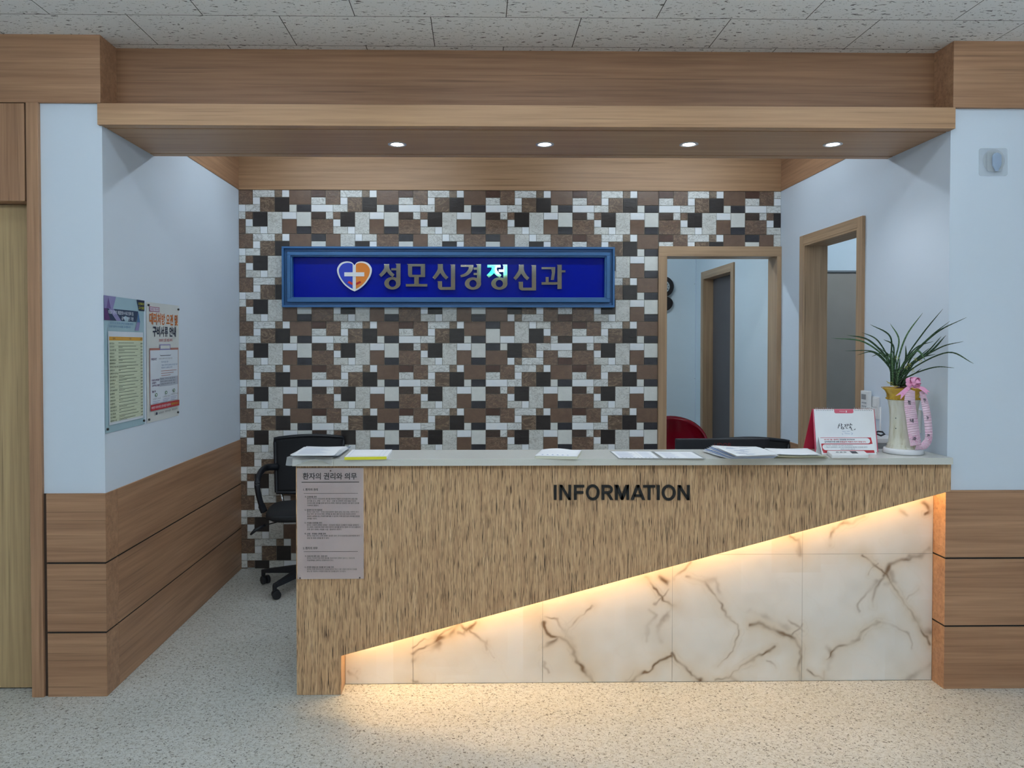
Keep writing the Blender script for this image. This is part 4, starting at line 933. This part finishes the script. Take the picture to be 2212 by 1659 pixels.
# tent card
T = thing('tent_card', 'small folded tent card with red bands in front of the desk calendar', 'tent card', (at(1830, 985, z=ZT).x, 3.31, ZT))
q = lambda u, v: at(u, v, y=3.325-(v-944)/43*.030)
a1, a2, a3, a4 = q(1768.2, 944), q(1884.6, 944), q(1893.6, 986.5), q(1775.5, 983.5)
a3.z = max(a3.z, ZT+.0008); a4.z = a3.z
b = MB(); b.prism([a1, a2, a3, a4], (0, .001, 0)); b.build('front_face', PAPER, T)
b = MB(); b.prism([rl(a1, 0, .001), rl(a2, 0, .001), rl(a3, -.002, .040, ZT), rl(a4, -.010, .040, ZT)], (0, .001, 0)); b.build('rear_face', PAPER, T)
ft = quadm(a1, a2, a3, a4); F = Flat(lambda s, t: ft(s, t)+Vector((0, -.0002, 0)), (0, -1, 0))
F.rect(PR, .03, .60, .97, .975)
def stadium(s0, t0, s1, t1, left, right):
    r = (t1-t0)/2; tc_ = (t0+t1)/2; rs = r*.36; pts = []
    pts += [(s0+rs+rs*math.cos(a), tc_+r*math.sin(a)) for a in [math.pi/2+math.pi*i/10 for i in range(11)]] if left else [(s0, t1), (s0, t0)]
    pts += [(s1-rs+rs*math.cos(a), tc_+r*math.sin(a)) for a in [-math.pi/2+math.pi*i/10 for i in range(11)]] if right else [(s1, t0), (s1, t1)]
    return pts
F.pol(PAPER, stadium(.0, .625, .94, .95, False, True))
F.rect(PR, .0, .21, .93, .61); F.rect(PAPER, .93, .21, 1.0, .60); F.pol(PAPER, stadium(.035, .245, 1.0, .58, True, False)); F.rect(PR, .03, .09, .97, .245); 
F.rect(PAPER, 0, 0, .02, 1); F.text(PR, '2014년 7월 1일부터', .09, .81, .36, .90, .02); F.text(PNB, '건강보험 무자격자와', .375, .81, .66, .90, .02)
F.text(PNB, '급여제한자에 대해', .09, .68, .36, .77, .02); F.text(PR, '보험급여 적용이 되지 않습니다.', .37, .68, .86, .77, .02)
F.text(PNB, '> 무자격자 - 건강보험 자격 상실자 및 급여정지자', .08, .50, .60, .555); F.text(PNB, '> 체납 후 급여제한자 - 6회 이상 건강보험료를 체납하여 건강보험 급여가', .08, .385, .86, .455); F.text(PNB, '제한된 자 중 통지 받은 자', .36, .275, .62, .33)
F.text(PAPER, '보건복지부', .47, .13, .66, .19)
F.done('printed_face', T)

# ------------------------------------------------------------------ orchid in its pot
pc = at(1951, 981, z=ZT); ox, oy = pc.x, 3.345
ox = at(1951, 981, y=oy).x
O = thing('potted_orchid', 'potted green orchid in a tall white and gold pot tied with a pink ribbon bow', 'potted plant', (ox, oy, ZT))
GLZ = NT('cream_glaze', .22, .6); n_ = GLZ.noise(GLZ.mapping((60, 60, 6)), 1, 3); GLZ.color(GLZ.ramp(n_, [(.4, srgb(214, 212, 198)), (.62, srgb(198, 194, 172)), (.75, srgb(150, 136, 104))])); GLZ = GLZ.mat
GOLD = NT('gold_glaze', .2, .6); n_ = GOLD.noise(GOLD.mapping((30, 30, 30)), 1, 2); GOLD.color(GOLD.ramp(n_, [(.3, srgb(160, 118, 22)), (.7, srgb(206, 168, 40))])); GOLD = GOLD.mat
b = MB(); b.lathe([(.078, .0), (.084, .002), (.079, .022), (.076, .024), (.072, .024), (.070, .008), (.001, .008)], (ox, oy, ZT), 48); b.build('saucer', plain('white_saucer', (.80, .80, .84), .18), O)
b = MB(); b.lathe([(.066, .009), (.070, .012), (.0695, .026), (.065, .034), (.066, .040), (.061, .046), (.058, .075), (.0555, .12), (.0555, .16), (.058, .20), (.0625, .228), (.066, .236), (.066, .240), (.058, .242), (.001, .242)], (ox, oy, ZT), 48); pot = b.build('pot', GLZ, O)
b = MB()
sq = lambda a, z: 1+.10*math.cos(4*(a-.35))*min(1, max(0, (z-.24)/.04))
b.lathe([(.064, .238), (.0655, .241), (.066, .247), (.069, .262), (.078, .278), (.091, .288), (.0925, .291), (.088, .291), (.076, .279), (.062, .268), (.001, .264)], (ox-.004, oy, ZT), 56, mod=sq); b.build('gold_collar', GOLD, O)
b = MB()
for i in range(34):
    a = 2*math.pi*i/34; b.lathe([(.0012, -.0035), (.0035, -.001), (.0035, .001), (.0012, .0035)], (ox-.002+.0675*math.cos(a), oy+.0675*math.sin(a), ZT+.243), 8)
b.build('bead_rim', GOLD, O)
for (u, v) in ((1928, 902), (1928, 924), (1926.5, 943)):
    p = at(u, v, y=oy); dxx = p.x-ox; ry = math.sqrt(max(0, .0563**2-dxx**2)); b = MB(); b.tube([(p.x, oy-ry-.0006, p.z), (p.x, oy-ry+.003, p.z)], .0022, 8); b.build('glaze_hole', INK, O)
b = MB(); p = at(1942, 969, y=oy); b.tube([(p.x, oy-.0705, p.z), (p.x, oy-.066, p.z)], .0065, 16, flat=.7); b.build('foot_hole', INK, O)
b = MB(); b.lathe([(.060, .262), (.045, .285), (.02, .294), (.001, .296)], (ox-.004, oy, ZT), 24, mod=lambda a, z: 1+.06*math.sin(7*a)); b.build('bark_mulch', plain('bark_mulch', srgb(110, 66, 24), .6, bump=.6, bscale=200), O)
LEAFM = [plain('orchid_leaf', srgb(38, 70, 40), .32), plain('orchid_leaf_light', srgb(78, 112, 74), .35)]
b = MB()
def o8(a, c, y): q = at(1700+a/4.484, 640+c/4.484, y=y); return q
def o8c(a, c, y, m=.012):
    u = 1700+a/4.484
    if u > 1990: y = min(y, (XR-m)*FPX/(u-1030)-.02)
    return o8(a, c, y)
LV = [((430,405),(750,445),.02,8),((580,375),(800,430),-.03,9),((560,528),(850,540),.05,6),((680,568),(840,545),-.05,6),((805,272),(1000,390),.0,8),((725,348),(880,430),.06,7),((998,262),(1085,420),.03,8),((935,418),(1030,480),-.05,8),((1315,160),(1160,380),-.02,9),
      ((1510,122),(1310,370),.03,8),((1738,205),(1440,360),-.07,10),((1578,240),(1380,400),.02,7),((1540,378),(1390,540),-.05,13),((1495,388),(1360,540),.04,9),((1708,437),(1480,500),-.03,8),((1420,435),(1250,500),.05,7),((1810,653),(1560,545),-.10,8),((1620,692),(1420,690),-.05,7),
      ((1150,475),(1150,620),-.02,12),((820,582),(930,560),.04,7),((965,635),(1010,555),-.07,8),((1345,625),(1255,530),-.06,11),((1290,500),(1190,600),.05,7),((1040,560),(1060,650),.05,7),((1200,560),(1130,650),-.04,8),((1010,500),(1040,600),.0,7),((1440,560),(1300,600),.02,8),((900,500),(1000,590),-.02,8),((1380,500),(1240,620),.0,9),((1240,640),(1180,720),-.05,9),((1095,600),(1085,700),.03,8),((1300,700),(1220,760),-.05,7)]
rnd = random.Random(3)
leafp = []
for i, (tip, mid, yo, wpx) in enumerate(LV):
    bx = 1050+(tip[0]-1100)*.10+rnd.uniform(-16, 16); by_ = 865
    base = o8(min(1200, max(1005, bx)), by_, oy+yo*.25); M_ = o8c(mid[0], mid[1], oy+yo*.7, .05); T_ = o8c(tip[0], tip[1], oy+yo)
    low = o8(min(1230, max(1000, bx+(mid[0]-bx)*.22)), by_+(mid[1]-by_)*.5, oy+yo*.4)
    c = bez([base, low, M_, T_], 7); n = len(c); b = MB(); W_ = wpx/4.484/FPX*oy*1.15
    side = Vector((0, -.55, .25))
    L = []
    for k, p in enumerate(c):
        t = (c[min(k+1, n-1)]-c[max(k-1, 0)]).normalized(); s_ = t.cross(Vector((rnd.uniform(-.0, .0), 1, .35))).normalized()
        u_ = k/(n-1); w_ = W_*(.55+.75*math.sin(math.pi*min(1, u_*1.0))**.8)*(1 if u_ < .8 else math.sqrt(max(0.0, (1-u_)/.2)))*.62+.00015; nn_ = s_.cross(t)*w_*.35
        L.append((p-s_*w_+nn_, p, p+s_*w_+nn_))
    for k in range(n-1):
        for j in (0, 1): b.poly([L[k][j], L[k][j+1], L[k+1][j+1], L[k+1][j]], 0, True)
    me_o = b.build('leaf', LEAFM[1 if i in (0, 6, 8, 20, 21) else 0], O, solid=.0009, fix=False)
b = MB()
for i in range(26):
    p = o8(rnd.uniform(1010, 1200), rnd.uniform(690, 840), oy+rnd.uniform(-.03, .03)); q0 = o8(rnd.uniform(1040, 1160), 872, oy+rnd.uniform(-.02, .02)); b.tube([q0, (q0+p)/2+Vector((0, 0, .004)), p], [.003, .0022, .0008], 6)
b.build('shoot_cluster', plain('dark_green_stems', srgb(34, 52, 30), .5), O)
b = MB()
for path in ([(965, 822), (1000, 850), (1040, 870), (1075, 872)], [(975, 840), (1010, 832), (1025, 845)], [(1290, 830), (1270, 860)]): b.tube([o8(a, c, oy-.055) for a, c in bez([(a, c, 0) for a, c in path], 4) ] if 0 else [o8(a, c, oy-.055) for a, c in path], .0014, 6)
b.build('root', plain('yellow_root', srgb(170, 160, 70), .5), O)
b = MB()
for (a, c) in ((1180, 665), (1205, 700), (1150, 690), (1290, 635), (1215, 722), (1240, 610), (1060, 600)):
    p = o8(a, c, oy-.03)
    for k in range(4):
        an = k*1.6+a; b.poly([p, p+Vector((.008*math.cos(an), -.004, .008*math.sin(an))), p+Vector((.010*math.cos(an+.5), -.002, .010*math.sin(an+.5)))], 0)
b.build('blossom', plain('yellow_green_blossom', srgb(170, 168, 90), .6), O)
# ribbon
m = NT('pink_satin_ribbon', .3, .5); n_ = m.noise(m.mapping((1, 1, 1)), 60, 2, .5, 1); m.color(m.mix(m.ramp(n_, [(.60, g3(0)), (.63, g3(.6))]), srgb(244, 172, 210), srgb(236, 120, 184))); PINK = m.mat
m = NT('pale_pink_ribbon', .4, .5); n_ = m.noise(m.mapping((1, 1, 1)), 75, 2, .5, 1.5); n2_ = m.noise(m.mapping((1, 1, 1)), 14, 1)
m.color(m.mix(m.mix(1.0, m.ramp(n_, [(.46, g3(0)), (.49, g3(.8)), (.52, g3(0))]), m.ramp(n2_, [(.48, g3(0)), (.56, g3(1))]), 'MULTIPLY'), srgb(240, 206, 224), srgb(222, 100, 170))); PPINK = m.mat
R1 = O
yb_ = oy-.085
def z1(a, c, y): return at(1850+a/9.76, 830+c/9.76, y=y)
b = MB()
path = [(1140, 110, 95, 0), (1125, 400, 118, .0), (1165, 700, 120, .0), (1215, 1050, 122, .0), (1255, 1290, 115, -.002)]
def strip(b, path, yf, n=7):
    P = [Vector((p[0], p[1], 0)) for p in path]; c = _b(P, n); wd = _b([Vector((p[2], yf(p) if callable(yf) else yf, 0)) for p in path], n)
    pr = None
    for i, p in enumerate(c):
        t = (c[min(i+1, len(c)-1)]-c[max(i-1, 0)]).normalized(); nx_ = Vector((-t.y, t.x, 0)); w_ = wd[i].x; y = wd[i].y
        a, d = p+nx_*w_, p-nx_*w_; A_ = z1(a.x, a.y, y); D_ = z1(d.x, d.y, y)
        if pr: b.poly([pr[0], pr[1], D_, A_], 0, True)
        pr = (A_, D_)
strip(b, path, lambda p: yb_+p[3]); b.build('ribbon_tail', PPINK, R1, solid=.0006, fix=False)
b = MB(); strip(b, [(1260, 1300, 95, 0), (1330, 1320, 60, 0), (1440, 1280, 85, 0), (1525, 1120, 78, 0), (1500, 720, 80, 0), (1440, 380, 75, 0), (1370, 130, 45, 0)], yb_+.004); b.build('ribbon_tail', PPINK, R1, solid=.0006, fix=False)
def rtxt(ch, a0, c0, a1, c1, sh=0):
    b = MB(); y = yb_-.006; b.text(ch, [z1(a0+sh, c0, y), z1(a1+sh, c0+14, y), z1(a1, c1+14, y), z1(a0, c1, y)], 0, .03); return b
for ch, a0, c0, a1, c1 in (('정', 1082, 335, 1150, 425), ('내', 1128, 712, 1205, 800), ('과', 1180, 1095, 1265, 1180), ('祝', 1408, 290, 1470, 380), ('發', 1462, 665, 1525, 755), ('展', 1490, 1045, 1552, 1125)):
    rtxt(ch, a0, c0, a1, c1).build('ribbon_letter', INK, R1, fix=False)
b = MB(); k8 = o8(1215, 850, oy-.09)
def loop(b, ang, R_, wid, tilt):
    d = Vector((math.cos(ang), 0, math.sin(ang))); up_ = Vector((-math.sin(ang), 0, math.cos(ang))); fw_ = Vector((0, -1, 0))
    def fn(s, t):
        a = 2*math.pi*s; r = R_*(.5-.5*math.cos(a)); off = R_*.42*math.sin(a)
        return k8+d*r+(up_*math.cos(tilt)+fw_*math.sin(tilt))*off+(fw_*math.cos(tilt)-up_*math.sin(tilt))*(t-.5)*wid*(.35+.65*min(1, r/R_*1.6))+fw_*.006
    b.grid(fn, 22, 5)
for ang, R_, wid, tilt in ((2.3, .034, .022, .3), (1.55, .030, .02, .9), (.95, .034, .024, .2), (.35, .030, .022, 1.0), (-.25, .026, .022, .3), (2.95, .028, .02, .8), (3.7, .022, .02, .4), (-.9, .018, .02, .6)):
    loop(b, ang, R_, wid, tilt)
b.lathe([(.002, -.008), (.009, -.004), (.009, .004), (.002, .008)], (k8.x, k8.y-.006, k8.z), 14)
b.build('ribbon_bow', PINK, R1, solid=.0005, fix=False)
b = MB()
for pts in ([(1180, 860), (1130, 900), (1050, 965), (1105, 950), (1100, 1000), (1160, 930), (1205, 880)], [(1290, 870), (1330, 880), (1385, 930), (1355, 925), (1365, 955), (1310, 915), (1270, 890)]):
    b.poly([o8(a, c, oy-.098) for a, c in pts])
b.build('ribbon_end', PINK, R1, solid=.0005, fix=False)

# ------------------------------------------------------------------ behind the counter
# router with aerials on a little shelf box
xq = lambda u, v, y: at(u, v, y=y)
yr = 3.62
T = thing('wifi_router', 'white router with thin aerials standing between calendar and orchid pot', 'router', (xq(1910, 960, yr).x, yr, .9))
p0, p1 = xq(1893, 946, yr), xq(1930, 958, yr); pb = xq(1893, 975, yr)
zb = .86
b = MB(); b.box(p0.x, p1.x+.03, yr, yr+.16, p1.z, p0.z); b.build('router_case', WHITEP, T, .004)
b = MB(); b.box(p0.x+.004, p1.x+.026, yr+.004, yr+.156, zb, p1.z-.0005); b.build('modem_box', plain('grey_modem_case', srgb(150, 154, 158), .4), T, .003)
for (u, v0, v1) in ((1902, 879.5, 946), (1917, 880, 946)):
    a_, c_ = xq(u, v0, yr+.15), xq(u, v1, yr+.15); b = MB(); b.tube([(a_.x, yr+.15, c_.z-.01), (a_.x, yr+.15, a_.z)], .0042, 10); b.build('aerial', WHITEP, T)
b = MB(); b.box(p0.x-.05, p1.x+.06, yr-.02, yr+.20, zb-.018, zb-.0005); b.box(p0.x-.05, p0.x-.034, yr-.02, yr+.20, .7255, zb-.018); b.box(p1.x+.044, p1.x+.06, yr-.02, yr+.20, .7255, zb-.018)
tag(b.build('shelf_riser', WHITEP, bevel=.001), 'white riser under the router at the right end of the desk', 'riser')
b = MB(); pts = [xq(1890, 935, yr+.06), xq(1897, 932, yr+.05), xq(1906, 933, yr+.04), xq(1911, 938, yr+.03), xq(1903, 941, yr+.03), xq(1895, 938, yr+.05)]
for p in pts: p.z = max(p.z, p0.z+.005)
b.tube(pts+[pts[0]], .0045, 8); tag(b.build('cable_coil', BLACK), 'black cable coil lying on the router by the pot', 'cable')
# remote holder and wall plates on the right alcove wall
def onr(u, v): return at(u, v, x=XR)
T = thing('remote_control', 'upright white air conditioner remote in a holder by the doorway', 'remote control', (XR-.012, onr(1870, 860).y, 1.2))
q0, q1 = at(1863, 843, x=XR-.024), at(1880, 900, x=XR-.024)
ya, yb2 = at(1880, 860, x=XR-.024).y, at(1863.5, 860, x=XR-.024).y
b = MB(); b.box(XR-.036, XR-.016, ya, yb2, q0.z-.19, q0.z); b.build('body', WHITEP, T, .004)
wy = yb2-ya
b = MB(); b.box(XR-.0372, XR-.0362, ya+wy*.28, yb2-wy*.15, q0.z-.045, q0.z-.018); b.build('display', GREYINK, T)
for i in range(3):
    for j in range(3):
        b = MB(); y = ya+wy*(.28+.22*j); z = q0.z-.062-.018*i; b.box(XR-.038, XR-.0362, y-.004, y+.004, z-.004, z+.003); b.build('button', plain('pale_grey_button', srgb(150, 158, 168), .5), T)
b = MB(); b.box(XR-.0155, XR-.002, ya-.004, yb2+.004, q0.z-.2, q0.z-.08); b.build('holder', WHITEP, T, .002)
def plate(u0, v0, u1, v1, lab, nm='wall_plate', rock=2, d=.01):
    a_, c_ = onr(u0, v0), onr(u1, v1); t = thing(nm, lab, 'switch', (XR-.005, (a_.y+c_.y)/2, (a_.z+c_.z)/2))
    b = MB(); y0, y1 = sorted((a_.y, c_.y)); z1, z0 = max(a_.z, c_.z), min(a_.z, c_.z); b.box(XR-d, XR-.0005, y0, y1, z0, z1); b.build('cover_plate', WHITEP, t, .002)
    for k in range(rock):
        b = MB(); b.box(XR-d-.003, XR-d-.0002, y0+(y1-y0)*.15, y1-(y1-y0)*.15, z0+(z1-z0)*(.08+.46*k), z0+(z1-z0)*(.46+.46*k)); b.build('rocker', WHITEP, t, .001)
plate(1886.5, 856, 1901, 906, 'tall white light switch plate on the right wall beside the remote')
plate(1981, 884, 1991, 936, 'narrow white wall socket plate behind the hanging pink ribbon', 'wall_socket', 1)
# monitor seen from behind
ym = 3.72
T = thing('monitor', 'black computer monitor seen from behind over the counter edge', 'monitor', (xq(1562, 960, ym).x, ym+.02, .726))
a_, c_ = xq(1460, 948, ym), xq(1663, 948, ym)
b = MB(); b.box(a_.x, c_.x, ym, ym+.022, .76, a_.z); b.build('screen_housing', BLACK, T, .004)
b = MB(); mx_ = (a_.x+c_.x)/2; b.box(mx_-.03, mx_+.03, ym-.03, ym-.0005, .74, .95); b.build('stand_neck', BLACK, T, .003)
b = MB(); b.box(mx_-.12, mx_+.12, ym-.09, ym+.09, .7255, .7395); b.build('stand_foot', BLACK, T, .003)
b = MB(); b.box(a_.x+.008, c_.x-.008, ym+.0222, ym+.024, .775, a_.z-.008); b.build('display', plain('dark_screen', (.02, .025, .03), .15), T)
b = MB(); g0, g1 = xq(1543, 957, ym-.0006), xq(1579, 968, ym-.0006); b.text('HDOB', [(g0.x, ym-.0006, g0.z), (g1.x, ym-.0006, g0.z), (g1.x, ym-.0006, g1.z), (g0.x, ym-.0006, g1.z)], 0, .0); b.build('badge', plain('dull_red_badge', (.16, .01, .015), .5), T)

# swivel chairs (one model, copied)
def office_chair():
    t = thing('office_chair')
    # frame of reference: chair faces -y
    b = MB()
    def back(s, t_):
        x = (s-.5)*.44; z = .10+t_*.345; ex = .5-abs(s-.5)
        w_ = 1-.06*(1-t_); zz = z+.018*math.sin(math.pi*s)*t_
        return Vector((x*w_, .235+.05*t_-.05*math.cos((s-.5)*2.2)+.045+.0*ex, .44+zz))
    b.grid(back, 16, 14); b.build('backrest', BLACKF, t, solid=.012, fix=False)
    rim = [back(i/16, 0) for i in range(17)]+[back(1, i/14) for i in range(1, 15)]+[back(1-i/16, 1) for i in range(1, 17)]+[back(0, 1-i/14) for i in range(1, 14)]
    b = MB(); b.tube(rim+[rim[0]], .012, 8, cap=False); b.build('back_frame', BLACK, t)
    for s in (-1, 1):
        b = MB(); b.tube(bez([(s*.17, .30, .72), (s*.18, .275, .60), (s*.17, .24, .50), (s*.12, .12, .43)], 5), .011, 8); b.build('back_support', CHROME, t)
    b = MB()
    def sp(s, t_, k):
        a = 2*math.pi*s; c_, s_ = math.cos(a), math.sin(a); r = 1/(abs(c_)**4+abs(s_)**4)**.25
        return Vector((.25*r*c_*t_, .24*r*s_*t_, k))
    b.lathe([(.001, .505), (.15, .503), (.225, .498), (.245, .482), (.245, .462), (.22, .448), (.001, .446)], (0, -.01, 0), 40, mod=lambda a, z: 1/(abs(math.cos(a))**4+abs(math.sin(a))**4)**.25*.95); b.build('seat', BLACKF, t)
    for s in (-1, 1):
        b = MB(); b.tube(bez([(s*.20, .27, .705), (s*.265, .20, .712), (s*.285, .08, .70), (s*.288, -.03, .672), (s*.285, -.05, .62), (s*.27, -.04, .54), (s*.25, -.03, .478)], 6), [.016]*37, 8, flat=1.3) if 0 else b.tube(bez([(s*.20, .27, .705), (s*.265, .20, .712), (s*.285, .08, .70), (s*.288, -.03, .672), (s*.285, -.05, .62), (s*.27, -.04, .54), (s*.25, -.03, .478)], 6), .017, 8, flat=1.3)
        b.build('armrest', BLACK, t)
    b = MB(); b.tube([(0, 0, .10), (0, 0, .30)], .026, 16); b.tube([(0, 0, .29), (0, 0, .445)], .014, 16); b.build('gas_lift', BLACK, t)
    b = MB(); b.box(-.09, .09, -.12, .13, .425, .447); b.build('seat_mechanism', BLACK, t, .006)
    b = MB(); b.tube([(-.08, -.02, .43), (-.22, -.05, .405), (-.25, -.06, .40)], .0035, 8); b.tube([(-.24, -.058, .402), (-.30, -.07, .375), (-.325, -.075, .35)], [.009, .011, .006], 8); b.build('lever', BLACK, t)
    for i in range(5):
        a = math.radians(162+72*i); d = Vector((math.cos(a), math.sin(a), 0)); p = Vector((-d.y, d.x, 0))
        b = MB(); c0_, c1_ = Vector((0, 0, .115))+d*.02, Vector((0, 0, .085))+d*.285
        b.hexa([c0_+p*.026-Vector((0, 0, .03)), c0_-p*.026-Vector((0, 0, .03)), c1_-p*.017-Vector((0, 0, .014)), c1_+p*.017-Vector((0, 0, .014))],
               [c0_+p*.024+Vector((0, 0, .018)), c0_-p*.024+Vector((0, 0, .018)), c1_-p*.015+Vector((0, 0, .006)), c1_+p*.015+Vector((0, 0, .006))])
        b.tube([c1_+Vector((0, 0, .004)), c1_-Vector((0, 0, .036))], .013, 10); b.build('base_arm', BLACK, t, .003)
        q = d*.272; ax = Vector((math.cos(a+.9), math.sin(a+.9), 0)); b = MB()
        for k in (-1, 1): b.tube([Vector((q.x, q.y, .0262))+ax*(.006*k), Vector((q.x, q.y, .0262))+ax*(.024*k)], .026, 20)
        b.tube([Vector((q.x, q.y, .0262))-ax*.006, Vector((q.x, q.y, .0262))+ax*.006], .010, 10)
        b.build('caster', BLACK, t, .002)
    return t
c1 = office_chair(); tag(c1, 'black mesh-back swivel office chair left of the counter against the mosaic wall', 'office chair', 'office chairs behind the counter')
def dup(root, loc, rz, label):
    r = root.copy(); COL.objects.link(r); r.location = loc; r.rotation_euler = (0, 0, rz); r['label'] = label
    for ch in list(root.children):
        c = ch.copy(); COL.objects.link(c); c.parent = r; c.matrix_parent_inverse = Matrix()
    return r
for ch in c1.children: ch.matrix_parent_inverse = Matrix()
c1.location = (-1.06, 4.72, 0); c1.rotation_euler = (0, 0, .15)
c2 = dup(c1, (1.72, 4.53, -.0), -.16, 'black swivel office chair tucked behind the monitor, only its top edge showing')

# red shell chair in the back room
T = thing('shell_chair', 'glossy dark red moulded chair in the back room behind the monitor', 'chair', (at(1463, 930, y=6.1).x, 6.1, 0))
cx_ = T.location.x; RED = plain('glossy_red_shell', srgb(128, 8, 30), .12)
b = MB()
def shell(s, t):
    a = math.pi*(s-.5)*1.5; r = .255*(.80+.20*math.sin(math.pi*min(1, t*.9)))
    htop = .905-.42*(abs(s-.5)*2)**2.0; z = .45+(htop-.45)*t
    return Vector((cx_+math.sin(a)*r*1.12, 6.1+math.cos(a)*r*.9+.02*t, z))
b.grid(shell, 28, 14); b.build('backrest', RED, T, solid=.02, fix=False)
b = MB(); b.lathe([(.001, .47), (.17, .468), (.205, .455), (.20, .435), (.001, .425)], (cx_, 6.1, 0), 32); b.build('seat', RED, T)
b = MB(); b.tube([(cx_, 6.1, .03), (cx_, 6.1, .426)], .025, 16); b.build('post', CHROME, T)
b = MB(); b.lathe([(.21, .0005), (.21, .010), (.05, .030), (.001, .032)], (cx_, 6.1, 0), 40); b.build('base', CHROME, T)

# wall clock in the back room
yc = YR2-.0455
pcx, pcz = at(1433.5, 620, y=yc).x, at(1433.5, 619, y=yc).z
rr = 22.3*yc/FPX
T = thing('wall_clock', 'black round pendulum wall clock half hidden by the left casing of the rear doorway', 'clock', (pcx, YR2-.02, pcz))
CLK = plain('clock_dark_wood', (.015, .012, .014), .3)
b = MB(); n = 48
def ringz(b, r0, r1, y0, y1):
    for i in range(n):
        a, c = 2*math.pi*i/n, 2*math.pi*(i+1)/n; f = lambda r, q, y: (pcx+r*math.cos(q), y, pcz+r*math.sin(q))
        b.poly([f(r0, a, y0), f(r0, c, y0), f(r1, c, y0), f(r1, a, y0)], 0); b.poly([f(r1, a, y0), f(r1, c, y0), f(r1, c, y1), f(r1, a, y1)], 0, True); b.poly([f(r0, a, y0), f(r0, c, y0), f(r0, c, y1), f(r0, a, y1)], 0, True)
ringz(b, rr*.62, rr, yc, YR2-.001); b.build('case_ring', CLK, T)
b = MB(); zc2 = pcz-rr*1.55
out = [(pcx+rr*.93*math.cos(a)*(1 if math.sin(a) > -.2 else 1), zc2+rr*(.62 if math.sin(a) > 0 else .85)*math.sin(a)) for a in [2*math.pi*i/40 for i in range(40)]]
b.prism([(x, yc+.006, z) for x, z in out], (0, YR2-.001-yc-.006, 0)); b.build('pendulum_case', CLK, T)
b = MB(); b.lathe([(rr*.62, 0)], (0, 0, 0), 3, cap=False) if 0 else b.prism([(pcx+rr*.63*math.cos(a), yc+.010, pcz+rr*.63*math.sin(a)) for a in [2*math.pi*i/40 for i in range(40)]], (0, .004, 0)); b.build('dial', plain('clock_dial', srgb(196, 206, 206), .4), T)
b = MB()
for hh in range(1, 13):
    a = math.pi/2-hh*math.pi/6; x, z = pcx+rr*.48*math.cos(a), pcz+rr*.48*math.sin(a); w_ = rr*.075
    b.text(str(hh), [(x-w_, yc+.0095, z+w_), (x+w_, yc+.0095, z+w_), (x+w_, yc+.0095, z-w_), (x-w_, yc+.0095, z-w_)], 0, .02)
b.build('numeral', INK, T, fix=False)
for L_, a, w_ in ((rr*.33, 2.2, .0022), (rr*.46, .5, .0016)):
    b = MB(); d = Vector((math.cos(a), 0, math.sin(a))); b.obox(Vector((pcx, yc+.008, pcz))+d*L_/2, d*L_/2, Vector((0, .0005, 0)), Vector((-d.z, 0, d.x))*w_); b.build('clock_hand', INK, T)

# clear adhesive hook on the right wall
yh = YF+.012
def hk(a, c, d=0): return at(2100+a/16.59, 300+c/16.59, y=yh-d)
T = thing('adhesive_hook', 'clear plastic adhesive hook on the white wall at the upper right', 'hook', (hk(760, 800).x, yh, hk(760, 800).z))
m = NT('clear_hook_plastic', .06, .6, col=(.72, .78, .84)); tr = m.n('BsdfTransparent'); mxs = m.n('MixShader'); mxs.inputs[0].default_value = .30
m.l(m.b.outputs[0], mxs.inputs[2]); m.l(tr.outputs[0], mxs.inputs[1]); m.l(mxs.outputs[0], m.t.nodes['Material Output'].inputs[0]); CLR = m.mat
def rrect(x0, y0, x1, y1, r, n=6):
    out = []
    for cx_, cy_, a0 in ((x1-r, y1-r, 0), (x0+r, y1-r, 90), (x0+r, y0+r, 180), (x1-r, y0+r, 270)):
        out += [(cx_+r*math.cos(math.radians(a0+90*i/n)), cy_+r*math.sin(math.radians(a0+90*i/n))) for i in range(n+1)]
    return out
b = MB(); b.prism([hk(a, c, .0045) for a, c in rrect(255, 330, 1275, 1325, 90)], (0, .004, 0)); b.build('clear_base', CLR, T, .0012)
b = MB(); b.prism([hk(780+400*math.cos(a), 780+420*math.sin(a), .0055) for a in [2*math.pi*i/40 for i in range(40)]], (0, .0008, 0)); b.build('round_pad', CLR, T, .0003)
b = MB(); b.prism([hk(a, c, .014) for a, c in rrect(550, 470, 1110, 1165, 80)], (0, .008, 0)); b.build('hook_block', CLR, T, .0018)
m2 = plain('frosted_hook', srgb(158, 176, 200), .15)
b = MB(); b.prism([hk(a, c, .020) for a, c in [(740, 620), (800, 520), (900, 485), (1000, 520), (1060, 600), (1055, 920), (1010, 1010), (960, 1090), (950, 1150), (850, 1150), (820, 1080), (745, 950)]], (0, .0055, 0)); b.build('hook_tongue', m2, T, .0015)
